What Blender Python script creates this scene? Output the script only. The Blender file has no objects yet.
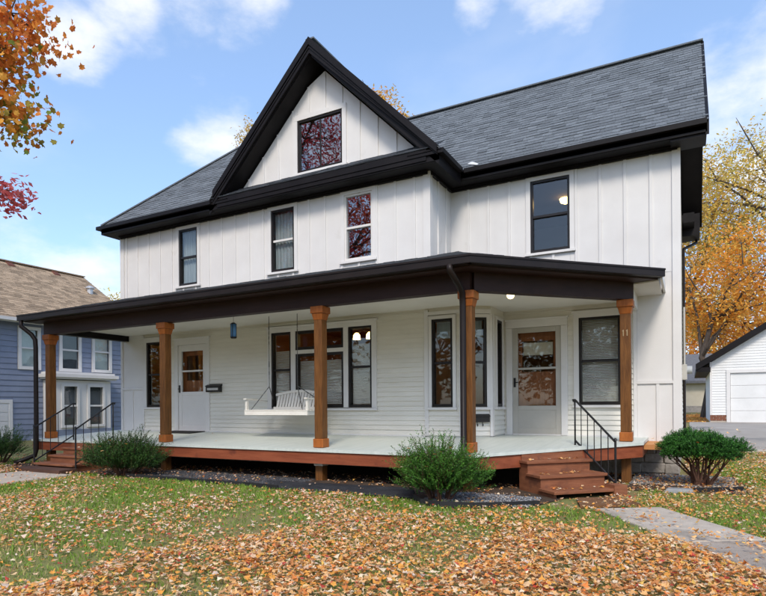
import bpy, math, random
import numpy as np
from mathutils import Vector, Matrix, noise as mnoise

random.seed(7); rng = np.random.default_rng(7)
scene = bpy.context.scene
col = scene.collection
R = math.radians

# ------------------------------------------------------------------ camera
cam_d = bpy.data.cameras.new('camera'); cam = bpy.data.objects.new('camera', cam_d); col.objects.link(cam)
cam_d.sensor_fit = 'HORIZONTAL'; cam_d.sensor_width = 36.0
cam_d.lens = 572.2 / 766 * 36
cam_d.shift_y = (404.98 - 298) / 766; cam_d.shift_x = -0.001
cam_d.clip_start = 0.05; cam_d.clip_end = 3000
cam.matrix_world = (Matrix.Translation((4.317, -9.99, 1.27)) @ Matrix.Rotation(0.489, 4, 'Z')
                    @ Matrix.Rotation(math.pi / 2, 4, 'X') @ Matrix.Rotation(-0.007, 4, 'Z'))
scene.camera = cam

# ------------------------------------------------------------------ sky, sun, exposure
SUN_DIR = Vector((0.30, -0.75, 0.80)).normalized()            # towards the sun
world = bpy.data.worlds.new('World'); scene.world = world; world.use_nodes = True
wn, wl = world.node_tree.nodes, world.node_tree.links
wn.clear()
w_out = wn.new('ShaderNodeOutputWorld'); w_bg = wn.new('ShaderNodeBackground')
w_sky = wn.new('ShaderNodeTexSky'); w_sky.sky_type = 'NISHITA'; w_sky.sun_disc = False
w_sky.sun_elevation = math.asin(SUN_DIR.z); w_sky.sun_rotation = math.atan2(SUN_DIR.x, SUN_DIR.y)
w_sky.air_density = 1.0; w_sky.dust_density = 1.6; w_sky.ozone_density = 1.3
w_tc = wn.new('ShaderNodeTexCoord'); w_sep = wn.new('ShaderNodeSeparateXYZ')
wl.new(w_tc.outputs['Generated'], w_sep.inputs[0])
def wmath(op, a, b=None):
    n = wn.new('ShaderNodeMath'); n.operation = op
    for i, x in enumerate((a, b)):
        if x is None: continue
        if isinstance(x, (int, float)): n.inputs[i].default_value = x
        else: wl.new(x, n.inputs[i])
    return n.outputs[0]
zc = wmath('ADD', wmath('MAXIMUM', w_sep.outputs[2], 0.0), 0.22)
w_cmb = wn.new('ShaderNodeCombineXYZ')
wl.new(wmath('DIVIDE', w_sep.outputs[0], zc), w_cmb.inputs[0])
wl.new(wmath('DIVIDE', w_sep.outputs[1], zc), w_cmb.inputs[1])
w_map = wn.new('ShaderNodeMapping'); w_map.inputs['Location'].default_value = (3.1, 1.7, 0.0)
wl.new(w_cmb.outputs[0], w_map.inputs[0])
w_n = wn.new('ShaderNodeTexNoise'); w_n.inputs['Scale'].default_value = 1.9; w_n.inputs['Detail'].default_value = 7
w_n.inputs['Roughness'].default_value = 0.52; w_n.inputs['Distortion'].default_value = 0.25
wl.new(w_map.outputs[0], w_n.inputs['Vector'])
w_r = wn.new('ShaderNodeValToRGB'); w_r.color_ramp.elements[0].position = 0.53; w_r.color_ramp.elements[1].position = 0.72
w_r.color_ramp.interpolation = 'EASE'
wl.new(w_n.outputs['Fac'], w_r.inputs[0])
def wdot(d):
    n = wn.new('ShaderNodeVectorMath'); n.operation = 'DOT_PRODUCT'; n.inputs[1].default_value = Vector(d).normalized()
    wl.new(w_tc.outputs['Generated'], n.inputs[0]); return n.outputs['Value']
# puffs of cloud: each one a soft cap of sky broken up by noise
CLOUDS = [((-.545, .60, .585), .085), ((-.60, .565, .575), .075), ((-.66, .52, .555), .07), ((-.725, .49, .49), .06), ((-.625, .66, .415), .08), ((-.66, .65, .40), .06), ((-.26, .785, .565), .04), ((-.17, .81, .565), .08), ((.03, .93, .37), .12), ((.12, .92, .36), .15), ((-.83, .53, .17), .14), ((.35, .85, .5), .3), ((-.9, -.1, .5), .3), ((.5, -.7, .5), .35), ((-.4, -.8, .6), .3), ((0, 0, 1), .3)]
lump = None
for d_, r_ in CLOUDS:
    q_ = wmath('DIVIDE', wmath('SUBTRACT', 1.0, wdot(d_)), r_ * r_ * .5)      # 0 at the middle, 1 at the rim
    g_ = wmath('MAXIMUM', wmath('SUBTRACT', 1.0, q_), -1.0)
    lump = g_ if lump is None else wmath('MAXIMUM', lump, g_)
w_n2 = wn.new('ShaderNodeTexNoise'); w_n2.inputs['Scale'].default_value = 5.5; w_n2.inputs['Detail'].default_value = 8; w_n2.inputs['Roughness'].default_value = .58
w_m2 = wn.new('ShaderNodeMapping'); w_m2.inputs['Scale'].default_value = (1, 1, 1.9); wl.new(w_tc.outputs['Generated'], w_m2.inputs[0]); wl.new(w_m2.outputs[0], w_n2.inputs['Vector'])
puff = wmath('MULTIPLY', wmath('ADD', wmath('MULTIPLY', lump, .85), wmath('MULTIPLY', wmath('SUBTRACT', w_n2.outputs['Fac'], .52), 3.6)), .62)
w_r2 = wn.new('ShaderNodeValToRGB'); w_r2.color_ramp.elements[0].position = 0.0; w_r2.color_ramp.elements[1].position = 0.85; w_r2.color_ramp.interpolation = 'EASE'
wl.new(puff, w_r2.inputs[0])
cloud = wmath('MAXIMUM', wmath('MULTIPLY', w_r2.outputs[0], .85), wmath('MULTIPLY', w_r.outputs[0], .12))
w_gain = wn.new('ShaderNodeVectorMath'); w_gain.operation = 'MULTIPLY_ADD'      # thin high cloud veils the blue
w_gain.inputs[1].default_value = (.95, 1.05, 1.18); w_gain.inputs[2].default_value = (.80, 1.10, 1.50)
wl.new(w_sky.outputs[0], w_gain.inputs[0])
w_mix = wn.new('ShaderNodeMixRGB'); w_mix.inputs[2].default_value = (6.2, 6.2, 6.3, 1)
wl.new(cloud, w_mix.inputs[0]); wl.new(w_gain.outputs[0], w_mix.inputs[1])
wl.new(w_mix.outputs[0], w_bg.inputs[0]); w_bg.inputs[1].default_value = 0.105
wl.new(w_bg.outputs[0], w_out.inputs[0])

sun_d = bpy.data.lights.new('sun', 'SUN'); sun_d.energy = 1.5; sun_d.angle = R(14); sun_d.color = (1.0, 0.90, 0.76)
sun = bpy.data.objects.new('sun', sun_d); col.objects.link(sun)
sun.rotation_euler = SUN_DIR.to_track_quat('Z', 'Y').to_euler(); sun.location = (-10, -20, 30)

vs = scene.view_settings
vs.view_transform = 'Standard'; vs.look = 'None'; vs.exposure = 0.86; vs.gamma = 1.0; vs.use_curve_mapping = False
scene.cycles.max_bounces = 8; scene.cycles.transparent_max_bounces = 16

# ------------------------------------------------------------------ helpers: materials
def lin(r, g, b):
    f = lambda c: (c / 255 / 12.92) if c / 255 <= 0.04045 else ((c / 255 + 0.055) / 1.055) ** 2.4
    return (f(r), f(g), f(b), 1)

def material(name, c1, c2=None, scale=6.0, rough=0.6, bump=0.0, bscale=None, stretch=(1, 1, 1), attr=False,
             spec=0.25, detail=5, metal=0.0, lo=0.3, hi=0.7, emit=None, spots=None, trans=0.0):
    m = bpy.data.materials.new(name); m.use_nodes = True
    n, l = m.node_tree.nodes, m.node_tree.links
    b = n['Principled BSDF']
    b.inputs['Roughness'].default_value = rough; b.inputs['Metallic'].default_value = metal
    b.inputs['Specular IOR Level'].default_value = spec
    tc = n.new('ShaderNodeTexCoord'); mp = n.new('ShaderNodeMapping'); mp.inputs['Scale'].default_value = stretch
    l.new(tc.outputs['Object'], mp.inputs[0])
    nz = n.new('ShaderNodeTexNoise'); nz.inputs['Scale'].default_value = scale; nz.inputs['Detail'].default_value = detail
    nz.inputs['Roughness'].default_value = 0.6
    l.new(mp.outputs[0], nz.inputs['Vector'])
    rp = n.new('ShaderNodeValToRGB'); rp.color_ramp.elements[0].position = lo; rp.color_ramp.elements[1].position = hi
    rp.color_ramp.elements[0].color = tuple(c1[:3]) + (1,)
    rp.color_ramp.elements[1].color = tuple((c2 or c1)[:3]) + (1,)
    l.new(nz.outputs['Fac'], rp.inputs[0])
    out = rp.outputs[0]
    if spots:                                            # stains or wear with a shape of their own
        sc_, cc, th = spots
        n3 = n.new('ShaderNodeTexNoise'); n3.inputs['Scale'].default_value = sc_; n3.inputs['Detail'].default_value = 6
        l.new(tc.outputs['Object'], n3.inputs['Vector'])
        r3 = n.new('ShaderNodeValToRGB'); r3.color_ramp.elements[0].position = th; r3.color_ramp.elements[1].position = th + 0.1
        l.new(n3.outputs['Fac'], r3.inputs[0])
        mx3 = n.new('ShaderNodeMixRGB'); mx3.inputs[2].default_value = tuple(cc[:3]) + (1,)
        l.new(r3.outputs[0], mx3.inputs[0]); l.new(out, mx3.inputs[1]); out = mx3.outputs[0]
    if attr:
        at = n.new('ShaderNodeAttribute'); at.attribute_name = 'Col'
        mx = n.new('ShaderNodeMixRGB'); mx.blend_type = 'MULTIPLY'; mx.inputs[0].default_value = 1
        l.new(out, mx.inputs[1]); l.new(at.outputs['Color'], mx.inputs[2]); out = mx.outputs[0]
    l.new(out, b.inputs['Base Color'])
    if bump:
        n2 = n.new('ShaderNodeTexNoise'); n2.inputs['Scale'].default_value = bscale or scale * 4; n2.inputs['Detail'].default_value = 6
        l.new(mp.outputs[0], n2.inputs['Vector'])
        bp = n.new('ShaderNodeBump'); bp.inputs['Strength'].default_value = bump; bp.inputs['Distance'].default_value = 0.02
        l.new(n2.outputs['Fac'], bp.inputs['Height']); l.new(bp.outputs[0], b.inputs['Normal'])
    if emit:
        b.inputs['Emission Color'].default_value = tuple(emit[0]) + (1,); b.inputs['Emission Strength'].default_value = emit[1]
    if trans:                                            # thin leaves let light through
        tr = n.new('ShaderNodeBsdfTranslucent'); l.new(out, tr.inputs[0])
        ms = n.new('ShaderNodeMixShader'); ms.inputs[0].default_value = trans
        l.new(b.outputs[0], ms.inputs[1]); l.new(tr.outputs[0], ms.inputs[2])
        l.new(ms.outputs[0], n['Material Output'].inputs[0])
    return m

def glass_material(name, ior=1.9, tint=(0.93, 0.95, 0.95)):
    m = bpy.data.materials.new(name); m.use_nodes = True
    n, l = m.node_tree.nodes, m.node_tree.links; n.remove(n['Principled BSDF'])
    tr = n.new('ShaderNodeBsdfTransparent'); tr.inputs[0].default_value = tint + (1,)
    gl = n.new('ShaderNodeBsdfGlossy'); gl.inputs['Roughness'].default_value = 0.015
    fr = n.new('ShaderNodeFresnel'); ge = n.new('ShaderNodeNewGeometry'); mi = n.new('ShaderNodeMix'); mi.data_type = 'FLOAT'
    mi.inputs[2].default_value = ior; mi.inputs[3].default_value = 1 / ior; l.new(ge.outputs['Backfacing'], mi.inputs[0]); l.new(mi.outputs[0], fr.inputs[0])
    nz = n.new('ShaderNodeTexNoise'); nz.inputs['Scale'].default_value = 2.2
    tc = n.new('ShaderNodeTexCoord'); l.new(tc.outputs['Object'], nz.inputs['Vector'])
    bp = n.new('ShaderNodeBump'); bp.inputs['Strength'].default_value = 0.06; bp.inputs['Distance'].default_value = 0.02
    l.new(nz.outputs['Fac'], bp.inputs['Height']); l.new(bp.outputs[0], gl.inputs['Normal'])
    mx = n.new('ShaderNodeMixShader')
    l.new(fr.outputs[0], mx.inputs[0]); l.new(tr.outputs[0], mx.inputs[1]); l.new(gl.outputs[0], mx.inputs[2])
    l.new(mx.outputs[0], n['Material Output'].inputs[0])
    return m

WHITE = material('white_paint', (0.635, 0.615, 0.60), (0.70, 0.685, 0.67), 1.3, 0.55, 0.05, 40, spots=(2.3, (0.59, 0.57, 0.54), 0.66))
WHITE_LAP = material('white_lap_paint', (0.67, 0.645, 0.58), (0.745, 0.72, 0.655), 1.1, 0.5, 0.06, 30, stretch=(1, 1, 4), spots=(1.7, (0.61, 0.585, 0.52), 0.66))
TRIM = material('black_trim_paint', (0.0065, 0.0055, 0.006), (0.012, 0.010, 0.0105), 3, 0.5, 0.04, 30, spec=0.15)
BEAM = material('dark_brown_paint', (0.024, 0.0105, 0.0085), (0.038, 0.017, 0.013), 2.5, 0.55, 0.06, 25, stretch=(0.5, 2, 3))
GUTTER = material('dark_gutter_metal', (0.012, 0.008, 0.007), (0.020, 0.014, 0.012), 3, 0.4, 0.0, spec=0.2)
CEDAR = material('stained_cedar', (0.085, 0.032, 0.008), (0.185, 0.076, 0.019), 5, 0.55, 0.25, 18, stretch=(7, 7, 0.7))
CEDAR_CAP = material('orange_stained_cedar', (0.25, 0.070, 0.014), (0.38, 0.118, 0.024), 5, 0.5, 0.2, 18, stretch=(5, 5, 1))
RUST = material('rust_red_stain', (0.185, 0.046, 0.020), (0.29, 0.082, 0.036), 3, 0.6, 0.15, 20, stretch=(0.6, 2, 5), spots=(3.0, (0.13, 0.035, 0.02), 0.62))
STEP = material('brown_stained_step', (0.165, 0.058, 0.028), (0.275, 0.108, 0.053), 3, 0.6, 0.2, 20, stretch=(1, 1, 6), spots=(4.0, (0.15, 0.06, 0.035), 0.58))
DECK = material('pale_deck_paint', (0.50, 0.545, 0.50), (0.60, 0.635, 0.59), 1.5, 0.38, 0.10, 30, stretch=(9, .6, 1), spots=(2.6, (0.47, 0.51, 0.48), 0.64))
DARKWOOD = material('dark_underdeck_wood', (0.04, 0.026, 0.018), (0.07, 0.045, 0.03), 5, 0.8)
SHINGLE = material('slate_shingle', (0.105, 0.118, 0.132), (0.165, 0.182, 0.200), 26, 0.85, 0.5, 160, attr=True)
FRAME_D = material('dark_window_frame', (0.012, 0.010, 0.010), (0.022, 0.018, 0.017), 5, 0.35)
FRAME_W = material('white_window_frame', (0.62, 0.60, 0.57), (0.70, 0.68, 0.66), 4, 0.4)
GLASS = glass_material('window_glass', 1.55)
GLASS2 = glass_material('reflective_window_glass', 3.1, (0.8, 0.82, 0.84))
BLIND = material('white_blind', (0.70, 0.67, 0.60), (0.78, 0.75, 0.69), 4, 0.6)
CURTAIN = material('grey_curtain', (0.24, 0.27, 0.285), (0.34, 0.37, 0.385), 3, 0.8, stretch=(8, 8, 0.4))
ROOMWALL = material('warm_room_wall', (0.50, 0.22, 0.08), (0.58, 0.28, 0.11), 2, 0.8)
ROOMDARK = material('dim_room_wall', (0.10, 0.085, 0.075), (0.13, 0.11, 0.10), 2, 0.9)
INWOOD = material('inner_door_wood', (0.22, 0.075, 0.028), (0.34, 0.12, 0.045), 4, 0.45, 0.1, 20, stretch=(6, 6, 0.6))
ALU = material('storm_door_paint', (0.40, 0.38, 0.34), (0.47, 0.45, 0.41), 2, 0.42)
IRON = material('black_iron', (0.012, 0.012, 0.013), (0.025, 0.025, 0.026), 9, 0.42)
CONC = material('concrete', (0.38, 0.325, 0.265), (0.50, 0.435, 0.36), 4, 0.9, 0.35, 60, spots=(1.4, (0.29, 0.25, 0.205), 0.56))
CONC_D = material('weathered_concrete', (0.27, 0.225, 0.185), (0.36, 0.305, 0.255), 4, 0.9, 0.35, 60, spots=(1.4, (0.18, 0.165, 0.155), 0.56))
STONE = material('foundation_stone', (0.25, 0.225, 0.20), (0.37, 0.335, 0.30), 6, 0.9, 0.6, 25)

# ------------------------------------------------------------------ helpers: meshes and objects
LOC = {}                                                  # world location of each parent's origin

def link(o, parent=None, loc=(0, 0, 0)):
    col.objects.link(o)
    if parent is not None:
        o.parent = parent
        LOC[o.name] = LOC[parent.name]
    else:
        o.location = loc
        LOC[o.name] = Vector(loc)
    return o

def thing(name, label, cat, loc=(0, 0, 0), group=None):
    o = bpy.data.objects.new(name, None); o.empty_display_size = 0.2
    link(o, None, loc); tag(o, label, cat, group); return o

def tag(o, label, cat=None, group=None, kind=None):
    if label: o['label'] = label
    if cat: o['category'] = cat
    if group: o['group'] = group
    if kind: o['kind'] = kind
    return o

class MB:
    def __init__(s): s.v = []; s.f = []; s.c = []
    def hexa(s, P, c=None):
        i = len(s.v); s.v += [tuple(p) for p in P]
        s.f += [(i, i+3, i+2, i+1), (i+4, i+5, i+6, i+7), (i, i+1, i+5, i+4), (i+1, i+2, i+6, i+5), (i+2, i+3, i+7, i+6), (i+3, i, i+4, i+7)]
        s.c += [c or (1, 1, 1)] * 8; return s
    def box(s, x0, x1, y0, y1, z0, z1, c=None):
        return s.hexa([(x0, y0, z0), (x1, y0, z0), (x1, y1, z0), (x0, y1, z0), (x0, y0, z1), (x1, y0, z1), (x1, y1, z1), (x0, y1, z1)], c)
    def poly(s, P, c=None):
        i = len(s.v); s.v += [tuple(p) for p in P]; s.f.append(tuple(range(i, i + len(P)))); s.c += [c or (1, 1, 1)] * len(P); return s
    def prism(s, P, vec, c=None):                         # polygon P (counter-clockwise seen from its outside), extruded along vec (inwards)
        n = len(P); i = len(s.v); vec = Vector(vec)
        s.v += [tuple(p) for p in P] + [tuple(Vector(p) + vec) for p in P]
        s.f.append(tuple(range(i, i + n))); s.f.append(tuple(i + n + k for k in reversed(range(n))))
        for k in range(n):
            k2 = (k + 1) % n; s.f.append((i + k, i + n + k, i + n + k2, i + k2))
        s.c += [c or (1, 1, 1)] * (2 * n); return s
    def tube(s, pts, rad, n=8, c=None, cap=True):
        pts = [Vector(p) for p in pts]; rad = rad if isinstance(rad, (list, tuple)) else [rad] * len(pts)
        i0 = len(s.v); prev = None
        for k, p in enumerate(pts):
            d = (pts[min(k + 1, len(pts) - 1)] - pts[max(k - 1, 0)]).normalized()
            if prev is None:
                a = Vector((0, 0, 1)) if abs(d.z) < 0.9 else Vector((1, 0, 0))
                u = d.cross(a).normalized()
            else:
                u = (prev - d * prev.dot(d))
                u = u.normalized() if u.length > 1e-6 else d.orthogonal().normalized()
            prev = u; w = d.cross(u)
            for j in range(n):
                t = 2 * math.pi * j / n
                s.v.append(tuple(p + rad[k] * (math.cos(t) * u + math.sin(t) * w))); s.c.append(c or (1, 1, 1))
        for k in range(len(pts) - 1):
            for j in range(n):
                a = i0 + k * n + j; b = i0 + k * n + (j + 1) % n
                s.f.append((a, b, b + n, a + n))
        if cap:
            s.f.append(tuple(i0 + j for j in reversed(range(n)))); s.f.append(tuple(i0 + (len(pts) - 1) * n + j for j in range(n)))
        return s
    def bar(s, p0, p1, w, h, up=(0, 0, 1)):
        p0, p1 = Vector(p0), Vector(p1); d = (p1 - p0).normalized(); up = Vector(up)
        a = d.cross(up).normalized() * w / 2; b = a.cross(d).normalized() * h / 2
        return s.hexa([p0 - a - b, p0 + a - b, p1 + a - b, p1 - a - b, p0 - a + b, p0 + a + b, p1 + a + b, p1 - a + b])
    def build(s, name, mat, parent=None, smooth=False, colour=False, loc=None, bevel=0.0):
        off = LOC[parent.name] if parent is not None else Vector(loc or (0, 0, 0))
        me = bpy.data.meshes.new(name)
        me.from_pydata([(v[0] - off.x, v[1] - off.y, v[2] - off.z) for v in s.v], [], s.f)
        me.materials.append(mat)
        if colour:
            a = me.attributes.new('Col', 'FLOAT_COLOR', 'POINT')
            a.data.foreach_set('color', np.array([tuple(c) + (1,) for c in s.c], dtype=np.float32).ravel())
        if smooth: me.polygons.foreach_set('use_smooth', [True] * len(me.polygons))
        me.update()
        o = bpy.data.objects.new(name, me); link(o, parent, off if parent is None else (0, 0, 0))
        if bevel:
            m = o.modifiers.new('bevel', 'BEVEL'); m.width = bevel; m.segments = 2; m.limit_method = 'ANGLE'
        return o

def fast_mesh(name, V, F, C=None, mat=None, parent=None, loc=(0, 0, 0), smooth=False):
    """V (n,3) float, F (m,k) int with k 3 or 4, C (n,3) colours."""
    off = LOC[parent.name] if parent is not None else Vector(loc)
    me = bpy.data.meshes.new(name); k = F.shape[1]
    V = (V - np.array(off)).astype(np.float32)
    me.vertices.add(len(V)); me.vertices.foreach_set('co', V.ravel())
    me.loops.add(F.size); me.loops.foreach_set('vertex_index', F.astype(np.int32).ravel())
    me.polygons.add(len(F)); me.polygons.foreach_set('loop_start', np.arange(0, F.size, k, dtype=np.int32))
    if smooth: me.polygons.foreach_set('use_smooth', np.ones(len(F), dtype=bool))
    me.update(calc_edges=True)
    if C is not None:
        a = me.attributes.new('Col', 'FLOAT_COLOR', 'POINT')
        a.data.foreach_set('color', np.concatenate([C, np.ones((len(C), 1))], 1).astype(np.float32).ravel())
    me.materials.append(mat)
    o = bpy.data.objects.new(name, me); link(o, parent, off if parent is None else (0, 0, 0)); return o

class Frame:                                              # a wall's own axes: u to the right seen from outside, o outwards, z up
    def __init__(s, org, ux, n): s.o = Vector(org); s.u = Vector(ux).normalized(); s.n = Vector(n).normalized()
    def pt(s, u, o, z): return s.o + s.u * u + s.n * o + Vector((0, 0, z))
    def box(s, mb, u0, u1, o0, o1, z0, z1):
        return mb.hexa([s.pt(u0, o1, z0), s.pt(u1, o1, z0), s.pt(u1, o0, z0), s.pt(u0, o0, z0), s.pt(u0, o1, z1), s.pt(u1, o1, z1), s.pt(u1, o0, z1), s.pt(u0, o0, z1)])

def wall_with_holes(mb, fr, u0, u1, z0, z1, holes, o0=-0.14, o1=0.0):
    us = sorted({u0, u1} | {h[0] for h in holes} | {h[1] for h in holes}); us = [u for u in us if u0 <= u <= u1]
    for a, b in zip(us[:-1], us[1:]):
        m = (a + b) / 2
        for lo, hi in spans(z0, z1, [(h[2], h[3]) for h in holes if h[0] < m < h[1]]):
            fr.box(mb, a, b, o0, o1, lo, hi)

def spans(a, b, cuts):
    out = [(a, b)]
    for c0, c1 in cuts:
        nx = []
        for x, y in out:
            if c1 <= x or c0 >= y: nx.append((x, y)); continue
            if c0 > x: nx.append((x, c0))
            if c1 < y: nx.append((c1, y))
        out = nx
    return [(x, y) for x, y in out if y - x > 0.004]

def lap_siding(mb, fr, u0, u1, z0, z1, holes, expo=0.093, out=0.026, base=0.002):
    z = z0
    while z < z1 - 0.01:
        zt = min(z + expo, z1)
        for a, b in spans(u0, u1, [(h[0], h[1]) for h in holes if h[2] < zt - 0.01 and h[3] > z + 0.01]):
            j = random.uniform(-0.0015, 0.0015)
            mb.hexa([fr.pt(a, out + j, z), fr.pt(b, out + j, z), fr.pt(b, base - .01, z), fr.pt(a, base - .01, z),
                     fr.pt(a, base + 0.003, zt), fr.pt(b, base + 0.003, zt), fr.pt(b, base - .01, zt), fr.pt(a, base - .01, zt)])
        z += expo

def boards_and_battens(fr, parent, u0, u1, z0, ztop, holes, first, step=0.41, mat=None, bw=0.05, o0=-0.06):
    """each board and each batten its own object; ztop may be a function of u"""
    zt = ztop if callable(ztop) else (lambda u: ztop)
    bat = []; u = first
    while u < u1 - 0.06:
        if u > u0 + 0.06: bat.append(u)
        u += step
    cuts = sorted({u0, u1} | set(bat) | {h[0] for h in holes} | {h[1] for h in holes}); cuts = [c for c in cuts if u0 <= c <= u1]
    g = 0.0015
    for a, b in zip(cuts[:-1], cuts[1:]):
        m = (a + b) / 2
        hs = [(h[2], h[3]) for h in holes if h[0] < m < h[1]]
        top = max(zt(a), zt(b))
        for lo, hi in spans(z0, top, hs):
            mb = MB(); ta, tb = (zt(a), zt(b)) if hi >= top - 1e-6 else (hi, hi)
            ta = max(ta, lo + 0.004); tb = max(tb, lo + 0.004)
            ou = 0.018 + random.uniform(-0.0015, 0.0015)
            mb.hexa([fr.pt(a + g, ou, lo), fr.pt(b - g, ou, lo), fr.pt(b - g, o0, lo), fr.pt(a + g, o0, lo),
                     fr.pt(a + g, ou, ta), fr.pt(b - g, ou, tb), fr.pt(b - g, o0, tb), fr.pt(a + g, o0, ta)])
            mb.build('board', mat, parent)
    for u in bat:
        for lo, hi in spans(z0, min(zt(u - bw / 2), zt(u + bw / 2)), [(h[2], h[3]) for h in holes if h[0] - bw / 2 < u < h[1] + bw / 2]):
            mb = MB(); fr.box(mb, u - bw / 2, u + bw / 2, 0.015, 0.040, lo, hi); mb.build('batten', mat, parent)

def window(parent, fr, u0, u1, z0, z1, frame=None, rail=True, casing=0.085, sill=True, glass=None, blind=None, rail_mat=None,
           head=0.0, muntin=False, curtain=None, fw=0.045):
    frame = frame or FRAME_D; glass = glass or GLASS
    mb = MB(); zm = (z0 + z1) / 2
    fr.box(mb, u0, u0 + fw, -0.07, 0.026, z0, z1); fr.box(mb, u1 - fw, u1, -0.07, 0.026, z0, z1)
    fr.box(mb, u0 + fw, u1 - fw, -0.07, 0.024, z0, z0 + fw * 1.2); fr.box(mb, u0 + fw, u1 - fw, -0.07, 0.024, z1 - fw, z1)
    w = mb.build('window', frame, parent)
    if casing:
        mb = MB(); c = casing
        fr.box(mb, u0 - c, u0, -0.05, 0.045, z0 - 0.01, z1); fr.box(mb, u1, u1 + c, -0.05, 0.045, z0 - 0.01, z1)
        fr.box(mb, u0 - c, u1 + c, -0.05, 0.047, z1, z1 + c)
        if head: fr.box(mb, u0 - c - 0.03, u1 + c + 0.03, -0.02, 0.07, z1 + c, z1 + c + head)
        mb.build('casing', WHITE, w)
    if sill:
        mb = MB(); fr.box(mb, u0 - casing - 0.02, u1 + casing + 0.02, -0.05, 0.075, z0 - 0.055, z0 - 0.01); mb.build('sill', WHITE, w)
    if rail:
        mb = MB(); fr.box(mb, u0 + fw, u1 - fw, -0.045, 0.012, zm - 0.022, zm + 0.022); mb.build('meeting_rail', rail_mat or frame, w)
        mb = MB(); fr.box(mb, u0 + fw, u1 - fw, -0.014, -0.008, zm + 0.022, z1 - fw); mb.build('pane', glass, w)
        mb = MB(); fr.box(mb, u0 + fw, u1 - fw, -0.038, -0.032, z0 + fw * 1.2, zm - 0.022); mb.build('pane', glass, w)
    else:
        mb = MB(); fr.box(mb, u0 + fw, u1 - fw, -0.020, -0.014, z0 + fw * 1.2, z1 - fw); mb.build('pane', glass, w)
    if muntin:
        mb = MB(); um = (u0 + u1) / 2; fr.box(mb, um - 0.012, um + 0.012, -0.032, -0.004, z0 + fw, z1 - fw); mb.build('muntin', frame, w)
    if blind:
        b0, b1 = blind; mb = MB(); z = b0
        while z < b1:
            mb.hexa([fr.pt(u0 + .02, -.085, z), fr.pt(u1 - .02, -.085, z), fr.pt(u1 - .02, -.100, z + .019), fr.pt(u0 + .02, -.100, z + .019),
                     fr.pt(u0 + .02, -.083, z + .003), fr.pt(u1 - .02, -.083, z + .003), fr.pt(u1 - .02, -.098, z + .022), fr.pt(u0 + .02, -.098, z + .022)])
            z += 0.030
        tag(mb.build('blind', BLIND, w), None, kind='stuff')
    if curtain:
        c0, c1 = curtain; mb = MB(); n = 14; xs = [u0 + .01 + (u1 - u0 - .02) * i / n for i in range(n + 1)]
        for i in range(n):
            oa, ob = (-.115 if i % 2 else -.085), (-.085 if i % 2 else -.115)
            mb.hexa([fr.pt(xs[i], oa, c0), fr.pt(xs[i+1], ob, c0), fr.pt(xs[i+1], ob - .006, c0), fr.pt(xs[i], oa - .006, c0),
                     fr.pt(xs[i], oa, c1), fr.pt(xs[i+1], ob, c1), fr.pt(xs[i+1], ob - .006, c1), fr.pt(xs[i], oa - .006, c1)])
        mb.build('curtain', CURTAIN, w)
    return w

def shingles(mb, P0, U, V, L, umin, umax, expo=0.14, tab=(0.14, 0.30), base=(1, 1, 1), var=0.20, thick=0.010, lift=0.004):
    P0, U, V = Vector(P0), Vector(U).normalized(), Vector(V).normalized(); N = U.cross(V).normalized()
    i = 0
    while i * expo < L - 0.02:
        v0 = i * expo; v1 = min(v0 + expo + 0.012, L)
        a, b = min(umin(v0), umin(v1)), max(umax(v0), umax(v1)); u = a - random.uniform(0, tab[1])
        while u < b:
            u2 = u + random.uniform(*tab)
            q = []
            for (uu, vv, h) in ((u, v0, 1), (u2 - .003, v0, 1), (u2 - .003, v1, 0), (u, v1, 0)):
                q.append((min(max(uu, umin(vv)), umax(vv)), vv, h))
            if q[1][0] - q[0][0] > 0.01 or q[2][0] - q[3][0] > 0.01:
                t = thick + random.choice((0, 0, 0.006)); dv = random.uniform(-0.008, 0.004)
                k = 1 + random.uniform(-var, var); c = tuple(max(0.05, x * k) for x in base)
                top = [P0 + U * uu + V * (vv + (dv if h else 0)) + N * (lift + (t if h else 0.002)) for uu, vv, h in q]
                bot = [P0 + U * uu + V * (vv + (dv if h else 0)) - N * 0.002 for uu, vv, h in q]
                mb.hexa(bot + top, c)
            u = u2
        i += 1
    return mb

def sstep(a, b, x):
    t = np.clip((x - a) / (b - a), 0, 1); return t * t * (3 - 2 * t)
def gz(x, y):                                             # lie of the land: level lawn, rising gently up the drive behind the house
    return 0.46 * sstep(0.6, 13.0, y) * sstep(1.0, 4.5, x) + 0.12 * sstep(-9.0, -15.0, x) * 1.0 - 0.012 * np.sin(x * 0.9 + 1) * sstep(-2.0, -4.0, y) * 1.0

# ================================================================== THE HOUSE
XL, YB, XR = -8.683, 1.117, 4.18
ZF, ZS = 0.666, 5.70                                       # porch floor at the wall, soffit
GX, ZE, RISE = -2.42, 5.90, 2.80                           # gable axis, eave height, rise of every roof (45 degrees)
EA, EB, EL, EG, ERK = -0.40, 0.72, -8.98, 0.38, 4.61       # eave lines
FA = Frame((0, 0, 0), (1, 0, 0), (0, -1, 0)); FB = Frame((0, YB, 0), (1, 0, 0), (0, -1, 0))
FS = Frame((0, 0, 0), (0, 1, 0), (1, 0, 0)); FR = Frame((XR, 0, 0), (0, 1, 0), (1, 0, 0)); FL = Frame((XL, 0, 0), (0, -1, 0), (-1, 0, 0))
F2 = Frame((0.63, 0, 0), (0.47, 0.30, 0), (0.30, -0.47, 0)); F3 = Frame((1.10, 0.30, 0), (0, 1, 0), (1, 0, 0))
F2L = math.hypot(0.47, 0.30)
house = thing('house', 'white two-storey farmhouse with black trim, steep front gable and wraparound porch on cedar posts', 'house', (-2.2, 2.0, 0))

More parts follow.
